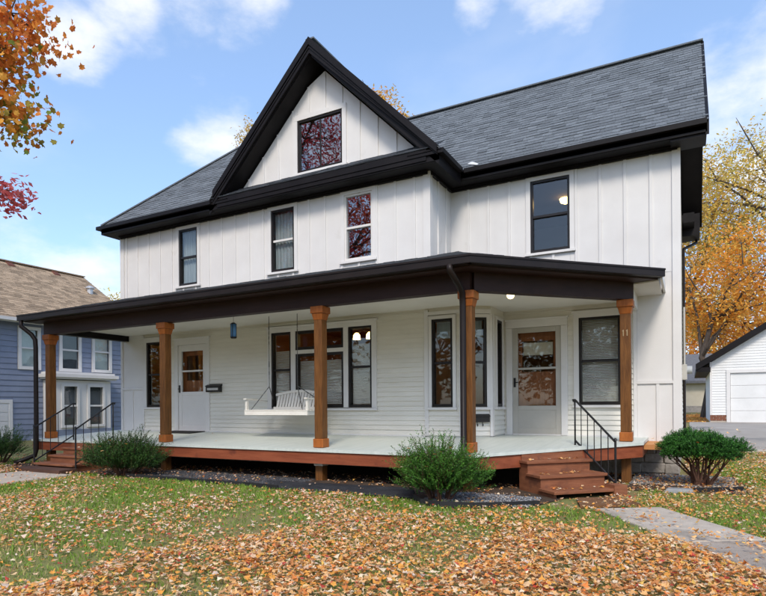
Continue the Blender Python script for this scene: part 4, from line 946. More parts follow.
FAB = material('black_weed_fabric', (.020, .021, .024), (.036, .038, .043), 3, .75, .5, 60)
f_ = sheet('weed_fabric', [(-1.95, -2.50), (-1.15, -3.12), (1.06, -3.02), (.70, -2.25)], .03, FAB, 26, kind=None, wob=.012, hump=.025); tag(f_, 'black weed fabric sheet lying in front of the porch', 'fabric sheet')
so = f_.modifiers.new('solid', 'SOLIDIFY'); so.thickness = .008
MAT = material('brown_coir_mat', (.13, .06, .028), (.22, .11, .05), 18, .95, .7, 90)
mq = [(3.16, -2.80), (3.82, -2.36), (3.50, -1.90), (3.02, -2.20)]
MB().prism([(x, y, .040) for x, y in mq], (0, 0, -.03)).build('foot_mat', MAT, None, loc=(3.4, -2.3, 0)); tag(bpy.data.objects['foot_mat'], 'brown coir mat on the ground at the foot of the right-hand steps', 'mat')
MB().hexa([(4.00, -1.16, .01), (4.40, -.98, .01), (4.38, -.74, .01), (4.02, -.86, .01), (4.04, -1.12, .075), (4.36, -.97, .065), (4.35, -.78, .06), (4.05, -.88, .07)]).build('flat_stone', material('grey_flat_stone', (.20, .20, .20), (.30, .30, .29), 6, .9, .5, 30), None, loc=(4.2, -.95, 0), bevel=.015)
tag(bpy.data.objects['flat_stone'], 'grey flat stone at the edge of the clipped shrub bed', 'stone')
EDGE = material('black_edging', (.014, .014, .015), (.028, .028, .03), 5, .6)
def edging(pts, label):
    mb = MB()
    P = [Vector(p) for p in pts]
    for a, b in zip(P[:-1], P[1:]): mb.bar((a.x, a.y, .03), (b.x, b.y, .03), .025, .085)
    tag(mb.build('lawn_edging', EDGE, None, loc=(P[0].x, P[0].y, 0)), label, 'edging')
edging([(1.06, -3.04), (1.3, -3.33), (1.6, -3.42), (2.0, -3.33), (2.35, -3.10), (2.68, -2.83)], 'black plastic edging curving around the loose shrub by the steps')
edging([(4.38, -.84), (4.7, -.62), (5.0, -.42)], 'black edging strip along the clipped shrub bed')
edging([(-4.6, -3.1), (-3.2, -3.08), (-1.95, -3.06), (-1.15, -3.13)], 'black edging strip along the dark gravel by the porch')

# gravel
def gravel(name, n, sample, size, cols, label):
    O8 = np.array([(1, 0, 0), (-1, 0, 0), (0, 1, 0), (0, -1, 0), (0, 0, 1), (0, 0, -1)], float)
    T8 = np.array([(0, 2, 4), (2, 1, 4), (1, 3, 4), (3, 0, 4), (2, 0, 5), (1, 2, 5), (3, 1, 5), (0, 3, 5)])
    p = sample(n); n = len(p); s = rng.uniform(*size, (n, 1, 1)); V = O8[None] * s * rng.uniform(.55, 1.3, (n, 6, 3)) * np.array([1, 1, .6]); t = rng.uniform(0, 6.28, n)
    c_, s_ = np.cos(t)[:, None], np.sin(t)[:, None]; V = np.stack([V[..., 0] * c_ - V[..., 1] * s_, V[..., 0] * s_ + V[..., 1] * c_, V[..., 2]], -1)
    V[..., 0] += p[:, :1]; V[..., 1] += p[:, 1:2]; V[..., 2] += gz(p[:, :1], p[:, 1:2]) + .022
    C = np.array(cols)[rng.integers(0, len(cols), n)] * rng.uniform(.7, 1.3, (n, 1)); C = np.repeat(C, 6, 0)
    F = (T8[None] + (np.arange(n) * 6)[:, None, None]).reshape(-1, 3)
    o = fast_mesh(name, V.reshape(-1, 3), F, C, VCOL_R, loc=(float(p[:, 0].mean()), float(p[:, 1].mean()), 0)); return tag(o, label, 'gravel', kind='stuff')
VCOL_R = material('stone_chips', (.85, .85, .85), (1, 1, 1), 30, .85, attr=True)
rect = lambda x0, x1, y0, y1: (lambda n: np.stack([rng.uniform(x0, x1, n), rng.uniform(y0, y1, n)], -1))
gravel('gravel', 6500, rect(-4.6, -1.2, -3.05, -2.0), (.012, .028), [(.035, .036, .04), (.06, .06, .065), (.09, .09, .095)], 'dark stone chips along the foot of the porch')
gravel('gravel', 3600, rect(1.2, 2.6, -3.1, -2.3), (.012, .028), [(.12, .12, .13), (.22, .22, .23), (.32, .31, .30), (.07, .07, .075)], 'grey stone chips beside the right-hand steps')
gravel('gravel', 4200, rect(3.5, 4.95, -.35, 1.08), (.012, .028), [(.16, .155, .15), (.26, .25, .24), (.36, .34, .32), (.09, .085, .08)], 'pale stone chips against the rubble foundation')

# ================================================================== LEAVES, GRASS
def leaf_template(kind):
    if kind == 'maple':
        pol = [(-95, .42), (-40, .40), (-20, .56), (10, .42), (34, .64), (60, .44), (78, .52), (92, .72), (106, .50), (122, .44), (146, .60), (170, .40), (200, .54), (220, .40)]
        P = [(0, 0, 0)] + [(r * math.cos(R(a)), r * math.sin(R(a)), 0) for a, r in pol]; n = len(pol)
        return np.array(P), np.array([(0, 1 + k, 1 + (k + 1) % n) for k in range(n)])
    if kind == 'oval':
        P = [(0, -.6, 0), (.28, -.1, .06), (0, .65, 0), (-.28, -.1, .06)]; return np.array(P), np.array([(0, 1, 2), (0, 2, 3)])
def make_leaves(pos, size, tilt, cols, tmpl='maple', curl=.5, hang=None, shade=.25):
    """pos (n,3), size (n,), tilt max angle (n,), cols (n,3) -> V,F,C arrays"""
    T, F = leaf_template(tmpl); n, k = len(pos), len(T)
    V = np.repeat(T[None], n, 0).copy()
    V[..., :2] *= rng.uniform(.85, 1.15, (n, 1, 2))
    cx, cy = rng.normal(0, curl, (n, 1)), rng.normal(curl * .5, curl, (n, 1))
    V[..., 2] += cx * V[..., 0] ** 2 + cy * V[..., 1] ** 2 + rng.normal(0, .04, (n, k))
    V *= size[:, None, None]
    a, b, c = rng.uniform(0, 2 * np.pi, n), tilt, rng.uniform(0, 2 * np.pi, n)
    def rotz(V, t): c_, s_ = np.cos(t)[:, None], np.sin(t)[:, None]; return np.stack([V[..., 0] * c_ - V[..., 1] * s_, V[..., 0] * s_ + V[..., 1] * c_, V[..., 2]], -1)
    def rotx(V, t): c_, s_ = np.cos(t)[:, None], np.sin(t)[:, None]; return np.stack([V[..., 0], V[..., 1] * c_ - V[..., 2] * s_, V[..., 1] * s_ + V[..., 2] * c_], -1)
    V = rotz(rotx(rotz(V, a), b), c) + pos[:, None, :]
    C = np.clip(cols[:, None, :] * rng.uniform(1 - shade, 1 + shade, (n, k, 1)), 0, 1)
    return V.reshape(-1, 3), (F[None] + (np.arange(n) * k)[:, None, None]).reshape(-1, 3), C.reshape(-1, 3)
FLEAF = material('dry_leaf', (.90, .90, .90), (1, 1, 1), 40, .75, attr=True, trans=.25)
PAL = np.array([(.84, .47, .19), (.86, .58, .32), (.86, .39, .08), (.76, .26, .07), (.58, .25, .09), (.90, .72, .50), (.60, .09, .06), (.88, .54, .13), (.36, .17, .08)])
PW = np.array([.22, .17, .20, .11, .10, .11, .02, .05, .02]); PW = PW / PW.sum()
def visible(p):                                             # roughly what the photograph shows of the lawn
    s, c = math.sin(.489), math.cos(.489); dx, dy = p[:, 0] - 4.317, p[:, 1] + 9.99
    d = -s * dx + c * dy; r = c * dx + s * dy; return (d > 1.6) & (np.abs(r) < .95 * d + 1.8), d
def drift(x, y):                                            # ragged drift of leaves blown towards the walkway
    e = 2.2 * (vnoise(x, y, 1.0, 91) - .5) + 1.2 * (vnoise(x, y, .38, 92) - .5)
    return sstep(.9, 3.6, x + .5 * (-y - 4.6) + e) * sstep(-3.5, -5.3, y + .5 * e) * (.30 + .70 * sstep(.30, .62, vnoise(x, y, .62, 93)))
def litter(x, y):
    n1 = vnoise(x, y, 1.25, 11); n2 = vnoise(x, y, .45, 12); n3 = vnoise(x, y, 3.0, 13)
    d = .13 + .95 * np.clip(n1 * .60 + n2 * .30 + n3 * .30 - .525, 0, 1) * 2.8
    d += .95 * drift(x, y)              # the drift by the walkway
    d += .25 * sstep(-3.9, -3.1, y) * sstep(2, 4, x)
    return np.clip(d, 0, 1.5)
def in_quad(x, y, q):
    s = np.ones(len(x), bool); n = len(q)
    for i in range(n):
        (x0, y0), (x1, y1) = q[i], q[(i + 1) % n]; s &= ((x1 - x0) * (y - y0) - (y1 - y0) * (x - x0)) > 0
    return s
WQ = wq(0, 6.5)
N = 270000
N = int(N * 1.17); p = np.stack([rng.uniform(-14, 13, N), rng.uniform(-9.4, 7, N)], -1)
p = np.concatenate([p, np.stack([rng.uniform(.2, 6.5, 30000), rng.uniform(-9.4, -4.1, 30000)], -1)])
vis, dep = visible(p); p = p[vis]; dep = dep[vis]; x, y = p[:, 0], p[:, 1]
den = litter(x, y)
den = np.where(in_quad(x, y, WQ), .07 + .9 * np.clip(vnoise(x, y, .5, 77) - .5, 0, 1), den); den = np.where((x > -7.25) & (x < -5.72) & (y < -3.3), .06, den)
den = np.where((y > -3.05) & (x < 2.4), .22, den); den = np.where((y > -3.16) & (y < -2.2) & (x > -1.9) & (x < 1.05), .025, den); den = np.where((y > -2.2) & (x < 2.0), .22 * (y < -1.2), den)
den = np.where((y > -1.9) & (x > 3.7) & (y < 5), .50 + .5 * vnoise(x, y, 1.0, 31), den)
house_m = ((y > 1.0) & (x < 4.25)) | ((y > 5.0) & (x > 4)); den = np.where(house_m, .05 * (x > 4.25), den); den = np.where((x < -9), den * .5, den)
stair_m = in_quad(x, y, [tuple(SP(.18, -.1, 0))[:2], tuple(SP(.18, .9, 0))[:2], tuple(SP(1.5, .9, 0))[:2], tuple(SP(1.5, -.1, 0))[:2]][::-1]) | in_quad(x, y, [tuple(SP(.18, -.1, 0))[:2], tuple(SP(.18, .9, 0))[:2], tuple(SP(1.5, .9, 0))[:2], tuple(SP(1.5, -.1, 0))[:2]]) | ((x > -7.5) & (x < -6.0) & (y > -3.45) & (y < -2.2))
keep = (rng.random(len(p)) < den * .66 + .5 * drift(x, y) * ~in_quad(x, y, WQ)) & ~stair_m; p = p[keep]; dep = dep[keep]
x, y = p[:, 0], p[:, 1]; n = len(p)
zl = gz(x, y) + .016 + .022 * drift(x, y) * rng.random(n) + rng.random(n) ** 2 * .05 * np.clip(litter(x, y), .2, 1.2) + .03 * in_quad(x, y, WQ) + .03 * ((x > -7.25) & (x < -5.72) & (y < -3.3))
pos = np.stack([x, y, zl + .01], -1); size = rng.uniform(.034, .084, n) * .58; tilt = np.abs(rng.normal(0, .24, n)) + .35 * (rng.random(n) < .08)
PW2 = np.array([.20, .25, .09, .08, .11, .19, .035, .02, .025]); PW2 = PW2 / PW2.sum()
gold = rng.random(n) < .15 + .75 * sstep(-.5, 3.0, x + .5 * (-y - 4.6))      # the drift by the walkway is fresher and more golden
cols = np.where(gold[:, None], PAL[rng.choice(len(PAL), n, p=PW)], PAL[rng.choice(len(PAL), n, p=PW2)] * np.array([1.0, .97, 1.12])) * rng.uniform(.78, 1.1, (n, 1))
order = np.argsort(dep); s_, c_ = math.sin(.489), math.cos(.489)
lat = np.abs((c_ * (pos[:, 0] - 4.317) + s_ * (pos[:, 1] + 9.99)) / dep); near = [i for i in order if lat[i] < .665 and dep[i] > 3.6][:300]
mask = np.ones(n, bool); mask[near] = False
mi_ = np.where(mask)[0]; ov = rng.random(len(mi_)) < .38; ma, mb_ = mi_[~ov], mi_[ov]
V, F, C = make_leaves(pos[ma], size[ma], tilt[ma], cols[ma], curl=.6); V2, F2_, C2 = make_leaves(pos[mb_], size[mb_], tilt[mb_] * 1.3, cols[mb_], 'oval', curl=.8)
lf = fast_mesh('fallen_leaves', np.concatenate([V, V2]), np.concatenate([F, F2_ + len(V)]), np.concatenate([C, C2]), FLEAF); tag(lf, 'drift of dry tan and orange maple leaves over the lawn', 'leaves', kind='stuff')
LM = []                                                     # the nearest leaves, each an object of its own on the lawn
for k in range(27):
    v_, f_, c3 = make_leaves(np.zeros((1, 3)), np.array([1.0]), np.array([0.0]), PAL[k % 9][None], curl=.5)
    me = bpy.data.meshes.new('leaf'); me.from_pydata([tuple(q) for q in v_], [], [tuple(int(i) for i in t) for t in f_]); me.materials.append(FLEAF)
    a = me.attributes.new('Col', 'FLOAT_COLOR', 'POINT'); a.data.foreach_set('color', np.concatenate([c3, np.ones((len(c3), 1))], 1).astype(np.float32).ravel()); LM.append(me)
for i in near:
    ci = int(np.argmin(((PAL - cols[i]) ** 2).sum(1))); o = bpy.data.objects.new('leaf', LM[ci + 9 * random.randrange(3)]); col.objects.link(o); o.parent = lawn
    o.location = tuple(pos[i]); o.scale = (size[i],) * 3; o.rotation_euler = (tilt[i], random.uniform(-.3, .3), random.uniform(0, 6.28))
# a few leaves blown onto the steps, the porch edge and the beds
pp = []
for (b0, b1, zz) in ((.02, .17, .452), (.22, .50, .282), (.55, .85, .112)):
    for _ in range(16): q = SP(random.uniform(.36, 1.36), random.uniform(b0, b1), zz + .012); pp.append(tuple(q))
for _ in range(26): xx, yy = random.uniform(-8.5, 1.4), random.uniform(-2.2, -.2); pp.append((xx, yy, deck_z(yy) + .012)) if random.random() < .35 else None
for (bx_, by_, bz_, br_) in ((1.42, -3.1, .62, .42), (-4.85, -3.05, .55, .6), (4.47, -.2, .76, .45)):
    for _ in range(26): pp.append((bx_ + random.gauss(0, br_ * .5), by_ + random.gauss(0, br_ * .4), bz_ + random.uniform(-.22, .12)))
pp = np.array(pp); V, F, C = make_leaves(pp, rng.uniform(.035, .055, len(pp)), np.abs(rng.normal(0, .25, len(pp))), PAL[rng.choice(len(PAL), len(pp), p=PW)], curl=.4)
tag(fast_mesh('stray_leaves', V, F, C, FLEAF), 'stray dry leaves caught on the wooden steps and in the shrubs', 'leaves', kind='stuff')

pp = np.stack([rng.uniform(2.5, 5.3, 5200), rng.uniform(16.7, 34, 5200)], -1); pp = np.concatenate([pp, (gz(pp[:, 0], pp[:, 1]) + .03)[:, None]], 1)
V, F, C = make_leaves(pp, rng.uniform(.06, .11, len(pp)), np.abs(rng.normal(0, .4, len(pp))), PAL[rng.choice([0, 2, 3, 7], len(pp))], curl=.5)
tag(fast_mesh('fallen_leaves', V, F, C, FLEAF), 'carpet of orange leaves under the tree behind the garage', 'leaves', kind='stuff')

GRASS = material('grass_blade', (.8, .8, .8), (1, 1, 1), 20, .6, attr=True, trans=.25)
N = 700000
p = np.stack([rng.uniform(-15, 13, N), rng.uniform(-9.4, 5.2, N)], -1); vis, dep = visible(p); p, dep = p[vis], dep[vis]; x, y = p[:, 0], p[:, 1]
ok = ~(in_quad(x, y, WQ)) & ~((x > -7.3) & (x < -5.68) & (y < -3.3)) & ~((y > -3.06) & (x < 2.7) & (x > -8.9)) & ~((y > -2.9) & (x < 3.6) & (x > 2)) & ~((x < 3.7) & (y > -2)) & ~((y > .9) & (x < 4.3) & (x > -9)) & ~((x > 3.5) & (x < 5.0) & (y > -.95) & (y < 1.3))
ok &= ~in_quad(x, y, mq)
pt = np.clip(.35 + 1.3 * (vnoise(x, y, 1.6, 21) * .6 + vnoise(x, y, .5, 22) * .4 - .35), .12, 1)
ok &= rng.random(len(x)) < pt * np.clip(9.0 / dep, .35, 1.0) * (1 - .85 * drift(x, y))
p, dep, x, y = p[ok], dep[ok], x[ok], y[ok]; n = len(p)
h = rng.uniform(.022, .062, n) * (.7 + .6 * vnoise(x, y, 1.1, 23)); w = rng.uniform(.003, .0058, n) * np.clip(dep / 6, .9, 2.2); a = rng.uniform(0, 6.28, n); bend = rng.uniform(.2, 1.1, n) * h; ba = rng.uniform(0, 6.28, n)
z = gz(x, y) - .004; B = np.stack([x, y, z], -1); W = np.stack([np.cos(a) * w, np.sin(a) * w, 0 * w], -1); D = np.stack([np.cos(ba) * bend, np.sin(ba) * bend, h], -1)
Mid = B + D * np.array([.35, .35, .62]); V = np.stack([B - W, B + W, Mid + W * .75, Mid - W * .75, B + D], 1).reshape(-1, 3)
I = np.arange(n)[:, None] * 5; F = np.concatenate([I + np.array([0, 1, 2]), I + np.array([0, 2, 3]), I + np.array([3, 2, 4])], 0)
g0, g1, g2 = np.array([.135, .255, .026]), np.array([.28, .42, .060]), np.array([.50, .42, .17]); t = rng.random((n, 1)); dry = (rng.random((n, 1)) < .06 + .30 * (vnoise(x, y, 1.9, 24)[:, None] > .55))
C = np.where(dry, g2, g0 * (1 - t) + g1 * t) * rng.uniform(.75, 1.2, (n, 1)); C = np.repeat(C, 5, 0)
tag(fast_mesh('grass', V, F, C, GRASS), 'short green lawn grass between the fallen leaves', 'grass', kind='stuff')

# ================================================================== SHRUBS
NEEDLE = material('yew_needle', (.8, .8, .8), (1, 1, 1), 20, .5, attr=True, trans=.12)
TWIG = material('shrub_twig', (.07, .035, .022), (.12, .06, .04), 12, .85)
def needles(shoots, per, ln, wd, c0, c1):
    """shoots: list of (base, tip) -> needle quads on both sides along each shoot"""
    A = np.array([s[0] for s in shoots]); Bp = np.array([s[1] for s in shoots]); n = len(A) * per
    t = np.tile(np.linspace(.05, 1, per), len(A))[:, None]; A = np.repeat(A, per, 0); Bp = np.repeat(Bp, per, 0)
    d = Bp - A; L = np.linalg.norm(d, axis=1, keepdims=True); d = d / L; P = A + (Bp - A) * t
    r = rng.normal(0, 1, (n, 3)); r -= d * (r * d).sum(1, keepdims=True); r /= np.linalg.norm(r, axis=1, keepdims=True)
    dirn = r * .8 + d * rng.uniform(.4, .9, (n, 1)); dirn /= np.linalg.norm(dirn, axis=1, keepdims=True)
    sd = np.cross(dirn, rng.normal(0, 1, (n, 3))); sd /= np.linalg.norm(sd, axis=1, keepdims=True)
    l = ln * rng.uniform(.7, 1.2, (n, 1)); V = np.stack([P - sd * wd * .4, P + sd * wd * .4, P + dirn * l * .6 + sd * wd, P + dirn * l, P + dirn * l * .6 - sd * wd], 1)
    I = np.arange(n)[:, None] * 5; F = np.concatenate([I + np.array([0, 1, 2]), I + np.array([0, 2, 4]), I + np.array([4, 2, 3])], 0)
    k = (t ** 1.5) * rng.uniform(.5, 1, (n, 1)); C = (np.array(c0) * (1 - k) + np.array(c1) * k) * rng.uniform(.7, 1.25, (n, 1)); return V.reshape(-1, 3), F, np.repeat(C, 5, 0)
def rand_dir(up=0.0):
    v = Vector((random.gauss(0, 1), random.gauss(0, 1), random.gauss(0, 1) + up)); return v.normalized()
def loose_shrub(label, c, rx, ry, h, nsh, c0, c1, low=.18, spike=.28):
    o = thing('shrub', label, 'shrub', (c[0], c[1], 0)); C0 = Vector((c[0], c[1], 0)); shoots = []
    for k in range(nsh):
        d = rand_dir(.35); d.z = abs(d.z) if random.random() < .85 else d.z * .4; rr = random.random() ** .45
        lump = .80 + .42 * mnoise.noise(Vector((d.x * 1.9 + c[0], d.y * 1.9, d.z * 1.9)))
        q = C0 + Vector((d.x * rx * rr * lump, d.y * ry * rr * lump, h * low + (h * .80 - h * low) * max(0, d.z) * rr * lump + h * .30 * rr * random.random()))
        up = (Vector((d.x * .7, d.y * .7, .75)) + rand_dir() * .45).normalized(); shoots.append((tuple(q), tuple(q + up * random.uniform(.5, 1.25) * spike)))
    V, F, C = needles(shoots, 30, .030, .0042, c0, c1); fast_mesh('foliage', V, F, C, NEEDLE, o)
    mb = MB()
    for k in range(13):
        t = k * 2.4 + random.random(); r_ = random.uniform(.35, .8); e = C0 + Vector((math.cos(t) * rx * r_, math.sin(t) * ry * r_, h * random.uniform(.45, .75)))
        b = C0 + Vector((math.cos(t) * .10, math.sin(t) * .10, -.03)); m_ = b.lerp(e, .5) + Vector((0, 0, .03)) + rand_dir() * .05
        mb.tube([b, m_, e], [.016, .011, .005], 6)
    for q0, q1 in shoots[::3]: mb.tube([q0, q1], [.003, .0015], 3, cap=False)
    mb.build('stem', TWIG, o); return o
random.seed(21)
loose_shrub('dark low evergreen shrub spreading beside the left-hand steps', (-4.85, -2.95), .92, .58, .66, 1700, (.014, .044, .010), (.060, .140, .024))
loose_shrub('bright green upright yew shrub in front of the porch by the right-hand steps', (1.42, -3.02), .60, .48, .69, 1600, (.016, .064, .010), (.10, .26, .030), spike=.32)
loose_shrub('green shrub by the path in front of the blue house', (-9.35, -2.75), .70, .6, .80, 700, (.018, .055, .012), (.08, .18, .03))
# clipped shrub: cushions of foliage on bare twisting stems
sh = thing('clipped_shrub', 'clipped mushroom-shaped evergreen on bare twisting stems by the foundation', 'shrub', (4.47, -.12, 0))
B0 = Vector((4.47, -.12, 0.02)); pads = [(B0 + Vector((.40 * math.cos(k * .9), .36 * math.sin(k * .9), .43 + .04 * (k % 2))), .12) for k in range(7)]
for k in range(22):
    t = k * 2.399; r_ = math.sqrt((k + .5) / 22); pads.append((B0 + Vector((math.cos(t) * r_ * .47, math.sin(t) * r_ * .42, .68 - .16 * r_ ** 2 + random.uniform(-.06, .05))), random.uniform(.10, .185)))
shoots = []
for q, r_ in pads:
    for _ in range(150):
        d = rand_dir(.25); 
        if d.z < -.25: d.z *= -.5
        b = q + Vector((d.x * r_ * 1.25, d.y * r_ * 1.25, d.z * r_ * .95)) * random.uniform(.45, 1.0); shoots.append((tuple(b), tuple(b + (d + Vector((0, 0, .5))).normalized() * random.uniform(.05, .085))))
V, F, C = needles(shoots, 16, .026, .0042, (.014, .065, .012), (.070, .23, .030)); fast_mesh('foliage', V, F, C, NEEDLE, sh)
mb = MB()
for k, (q, r_) in enumerate(pads):
    if k % 5 in (1, 3): continue
    t = k * 1.9; b = B0 + Vector((math.cos(t) * .11, math.sin(t) * .09, -.04)); j = lambda s: rand_dir() * s
    m1 = b.lerp(q, .3) + j(.05) - Vector((0, 0, .02)); m2 = b.lerp(q, .65) + j(.06); mb.tube([b, m1, m2, q], [.022, .018, .013, .006], 6)
    for _ in range(2): mb.tube([m2, m2 + j(.10) + Vector((0, 0, .08)), q + j(.10)], [.008, .006, .003], 5)
mb.build('stem', TWIG, sh)

# ================================================================== TREES
BARK = material('grey_brown_bark', (.060, .045, .036), (.115, .090, .072), 8, .95, .8, 30, stretch=(3, 3, .6))
TLEAF = material('autumn_leaf', (.93, .93, .93), (1, 1, 1), 12, .6, attr=True, trans=.5)
def tree(name, label, trunk, crown, radii, ncl, per, sig, size, pal, tmpl='oval', nlimb=9, r0=.22, seed=1, extra=(), droop=0.0, shell=.6, solo=0, group=None, extra_per=None, extra_pal=None, esig=None):
    rs = random.Random(seed); base = Vector(trunk[0]); o = thing(name, label, 'tree', tuple(base), group)
    cr, rad = Vector(crown), Vector(radii); tp = [Vector(q) for q in trunk]; tips = []
    mb = MB(); rr = [r0 * (1 - .55 * i / max(1, len(tp) - 1)) for i in range(len(tp))]; rr[0] *= 1.3
    mb.tube([tp[0] - Vector((0, 0, .15))] + tp, [rr[0] * 1.15] + rr, 10); path = [(tp[i].lerp(tp[i + 1], f), rr[i]) for i in range(len(tp) - 1) for f in (.0, .33, .66)][len(tp):] + [(tp[-1], rr[-1])]
    nodes = []
    ends = [cr + Vector((rad.x * math.cos(k * 2.399 + rs.random()) * .72, rad.y * math.sin(k * 2.399 + rs.random()) * .72, rad.z * rs.uniform(-.55, .85))) for k in range(nlimb)] + [Vector(e) for e in extra[::4]]
    for e in ends:
        lowp = [q for q in path if q[0].z < e.z - .4] or path[:1]; s, sr = lowp[-1] if rs.random() < .5 else lowp[rs.randrange(len(lowp) // 2, len(lowp))]
        L = (e - s).length; jit = lambda k: Vector((rs.gauss(0, 1), rs.gauss(0, 1), rs.gauss(0, 1))) * L * k
        pts = [s, s.lerp(e, .28) + jit(.05) + Vector((0, 0, L * .07)), s.lerp(e, .55) + jit(.05) + Vector((0, 0, L * .10)), s.lerp(e, .8) + jit(.04) + Vector((0, 0, L * .05)), e]; ra = [sr * .55, sr * .42, sr * .3, sr * .18, sr * .07]
        mb.tube(pts, ra, 7)
        for i in range(4):
            for f in (0, .5): nodes.append((pts[i].lerp(pts[i + 1], f), ra[i] * .5))
        nodes.append((e, ra[-1]))
    cl = []
    for k in range(ncl):
        while True:
            d = Vector((rs.uniform(-1, 1), rs.uniform(-1, 1), rs.uniform(-1, 1)))
            if .05 < d.length < 1: break
        if d.length < shell and rs.random() < .6: d = d.normalized() * rs.uniform(shell, 1)
        w_ = .78 + .35 * mnoise.noise(d.normalized() * 2.2 + Vector((seed * 3.1, 0, 0)))
        cl.append((cr + Vector((d.x * rad.x, d.y * rad.y, d.z * rad.z)) * 1.0 * 1 - (Vector((d.x * rad.x, d.y * rad.y, d.z * rad.z)) * (1 - w_)), 0))
    for e in extra:
        e = Vector(e)
        for k in range(extra_per or 5): cl.append((e + Vector((rs.gauss(0, 1), rs.gauss(0, 1), rs.gauss(0, 1))) * (esig or sig) * .8, 1))
    LP, LC, LX = [], [], []
    for q, ex in cl:
        s, sr = min(nodes, key=lambda nn: (nn[0] - q).length); m_ = s.lerp(q, .5) + Vector((rs.gauss(0, .06), rs.gauss(0, .06), .05 + rs.gauss(0, .05)))
        r_ = min(sr, .03); mb.tube([s, m_, q], [max(.010 if ex else .006, r_ * .6), max(.008 if ex else .005, r_ * .4), .004], 4, cap=False)
        c = rs.random(); pp = extra_pal if (ex and extra_pal is not None) else pal; base_c = np.array(pp[int(c * len(pp)) % len(pp)])
        for _ in range(per):
            sg = (esig or sig) if ex else sig; LP.append((q.x + rs.gauss(0, sg), q.y + rs.gauss(0, sg), q.z + rs.gauss(0, sg * .75) - droop * rs.random())); LX.append(ex)
            LC.append(base_c * .7 + np.array(pp[rs.randrange(len(pp))]) * .3)
    mb.build('trunk', BARK, o)
    LP, LC, LX = np.array(LP), np.array(LC), np.array(LX); n = len(LP); sz = rng.uniform(.75, 1.25, n) * size
    til = rng.uniform(.5, 2.2, n) if tmpl == 'maple' else rng.uniform(0, 3.14, n)
    cols = LC * rng.uniform(.7, 1.25, (n, 1)); m_ = np.ones(n, bool)
    if solo:                                                # leaves big enough to tell apart are objects of their own
        ids = np.where(LX == 1)[0][:solo]; m_[ids] = False
        pal9 = np.array(extra_pal if extra_pal is not None else pal); SM = []
        for k in range(len(pal9) * 3):
            v_, f_, c3 = make_leaves(np.zeros((1, 3)), np.array([1.0]), np.array([0.0]), pal9[k % len(pal9)][None], tmpl, curl=.45)
            me = bpy.data.meshes.new('leaf'); me.from_pydata([tuple(q) for q in v_], [], [tuple(int(i) for i in t) for t in f_]); me.materials.append(TLEAF)
            a = me.attributes.new('Col', 'FLOAT_COLOR', 'POINT'); a.data.foreach_set('color', np.concatenate([c3, np.ones((len(c3), 1))], 1).astype(np.float32).ravel()); SM.append(me)
        for i in ids:
            k = int(np.argmin(((pal9 - cols[i]) ** 2).sum(1))); l_ = bpy.data.objects.new('leaf', SM[k + len(pal9) * rs.randrange(3)]); col.objects.link(l_); l_.parent = o
            l_.location = tuple(Vector(LP[i]) - base); l_.scale = (sz[i],) * 3; l_.rotation_euler = (rs.uniform(.6, 2.3), rs.uniform(-.6, .6), rs.uniform(0, 6.28))
    V, F, C = make_leaves(LP[m_], sz[m_], til[m_], cols[m_], tmpl, curl=.4)
    fast_mesh('crown', V, F, C, TLEAF, o); return o
P_OR = [(.92, .41, .06), (.94, .50, .09), (.88, .32, .05), (.95, .60, .16)]; P_YG = [(.88, .62, .16), (.72, .58, .16), (.92, .56, .12), (.62, .54, .15)]
P_RED = [(.52, .035, .05), (.60, .06, .07), (.45, .03, .04), (.62, .10, .08)]; P_MIX = [(.52, .05, .05), (.60, .12, .06), (.46, .04, .045), (.66, .20, .07), (.56, .07, .06)]
tree('maple_tree', 'red and orange maple whose leafy branch tips hang over the lawn', [(-8.6, -9.2, 0), (-8.5, -9.1, 2.0), (-8.2, -8.9, 4.0), (-7.6, -8.7, 6.4)], (-6.9, -8.6, 7.6), (3.0, 2.4, 2.9), 130, 50, .34, .072, P_MIX, 'maple', seed=4, r0=.24,
     extra=[(-2.95, -5.96, 6.08), (-2.95, -5.95, 5.80), (-2.98, -5.97, 4.90), (-3.02, -6.0, 5.95), (-3.0, -5.98, 5.58), (-3.25, -6.15, 5.66), (-3.05, -6.02, 5.22), (-3.35, -6.2, 5.30), (-3.10, -6.04, 4.92), (-3.3, -6.18, 4.86), (-3.2, -6.1, 6.2), (-3.4, -6.25, 5.08)], droop=.10, solo=300, extra_per=3, esig=.19, extra_pal=[(.22, .30, .05), (.80, .28, .05), (.82, .44, .08), (.74, .26, .05), (.62, .18, .04)])
tree('red_maple_tree', 'red maple reaching in from beside the front path', [(-11.9, -9.8, 0), (-11.8, -9.7, 2.5), (-11.4, -9.5, 5.5), (-10.8, -9.3, 9.0)], (-10.3, -9.2, 10.3), (4.1, 3.8, 4.9), 420, 34, .40, .11, P_RED, 'oval', seed=9, r0=.30,
     extra=[(-7.42, -3.82, 5.42), (-7.20, -3.68, 5.16), (-7.62, -3.94, 5.22)], extra_per=6, esig=.17, extra_pal=[(.70, .16, .15), (.62, .10, .10), (.78, .32, .28)])
tree('maple_tree', 'compact orange treetop showing above the ridge right of the gable peak', [(-9.6, 14.6, 0), (-9.5, 14.5, 5), (-9.3, 14.3, 11)], (-9.1, 14.2, 14.1), (2.3, 2.0, 2.9), 190, 46, .26, .13, [(.80, .50, .12), (.82, .36, .07), (.70, .48, .16), (.86, .56, .16)], seed=5, nlimb=9, r0=.25)
tree('maple_tree', 'small ochre treetop peeping out left of the gable', [(-16.4, 14.6, 0), (-16.3, 14.4, 6), (-16.1, 14.3, 12)], (-16.0, 14.2, 14.9), (1.35, 1.3, 2.1), 80, 40, .24, .12, [(.66, .52, .18), (.60, .44, .16), (.74, .48, .14)], seed=6, nlimb=7, r0=.22)
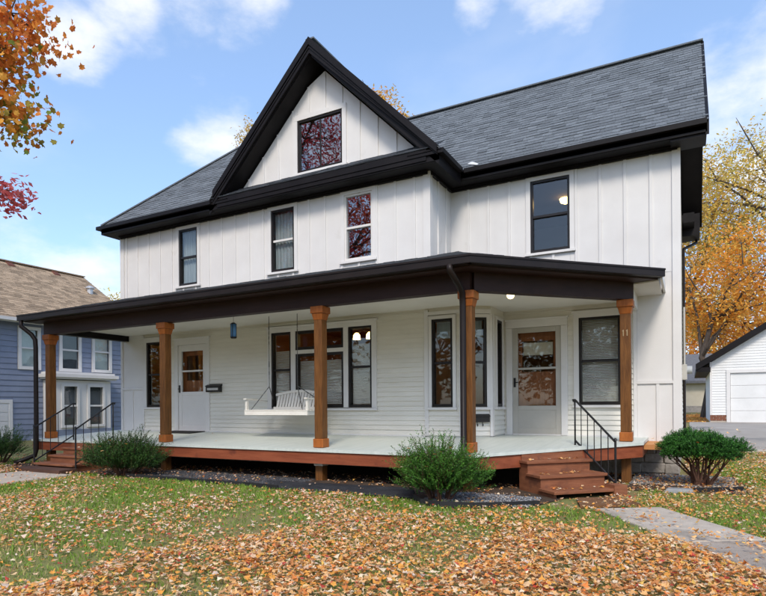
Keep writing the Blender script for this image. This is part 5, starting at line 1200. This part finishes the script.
tree('maple_tree', 'glowing orange maple with a crooked trunk behind the garage', [(5.15, 24.0, .4), (5.25, 24.0, 1.6), (5.35, 24, 2.5), (4.95, 24, 3.6), (5.4, 24.1, 5.4)], (7.3, 25.2, 6.9), (4.6, 3.0, 4.0), 290, 40, .45, .17, P_OR, shell=.85, seed=11, nlimb=14, r0=.26)
tree('maple_tree', 'tall thin yellowing tree with bare branches beyond the garage', [(11.2, 30, .4), (11.0, 30, 4.0), (10.4, 29.8, 8.0), (9.6, 29.5, 12.0)], (7.6, 29.5, 12.6), (5.0, 3.2, 5.4), 360, 26, .50, .165, P_YG, seed=13, nlimb=18, r0=.34, shell=.7)
tree('maple_tree', 'amber tree crowding the right side wall of the farmhouse', [(3.2, 33, .4), (3.3, 33, 4.0), (3.8, 33, 8.0)], (5.0, 33, 11.0), (4.2, 3.0, 7.2), 340, 40, .45, .19, [(.90, .52, .12), (.74, .58, .18), (.92, .44, .08), (.66, .56, .18)], shell=.8, seed=17, nlimb=12, r0=.3)
tree('maple_tree', 'distant yellow treetop over the end of the blue house', [(-37, 21, 0), (-37, 21, 5)], (-37, 21, 8.6), (3.0, 2.4, 2.4), 60, 40, .40, .2, P_YG, seed=19, nlimb=7, r0=.25)
tree('maple_tree', 'wide orange tree standing far off behind the cream house', [(8, 62, .4), (8, 62, 5)], (8, 62, 9), (9, 4, 7), 240, 34, .8, .34, P_OR, seed=23, nlimb=12, r0=.4)

# the far side of the street, behind the photographer: it is what the window panes mirror
P_ST = [(.40, .13, .03), (.30, .17, .04), (.46, .20, .04), (.24, .10, .03)]
for k, (sx, sy, sh_) in enumerate(((-26, -32, 11), (-15, -36, 13), (-4, -33, 10), (7, -36, 13), (19, -33, 11), (31, -35, 12))):
    tree('street_tree', ('rust-coloured street tree', 'tall russet street tree', 'round brown street tree', 'broad copper street tree', 'amber street tree', 'dark orange street tree')[k] + ' across the road facing the farmhouse', [(sx, sy, 0), (sx, sy, sh_ * .4)], (sx, sy, sh_ * .55), (6.5, 4, sh_ * .5), 170, 26, .8, .42, P_ST, seed=40 + k, nlimb=8, r0=.35)
tree('street_tree', 'low bright orange tree in front of the blue house', [(-21.5, -13.5, 0), (-21.5, -13.5, 2)], (-21.5, -13.5, 4.2), (4.2, 3.6, 3.8), 170, 30, .5, .26, P_OR, seed=61, nlimb=8, r0=.25)
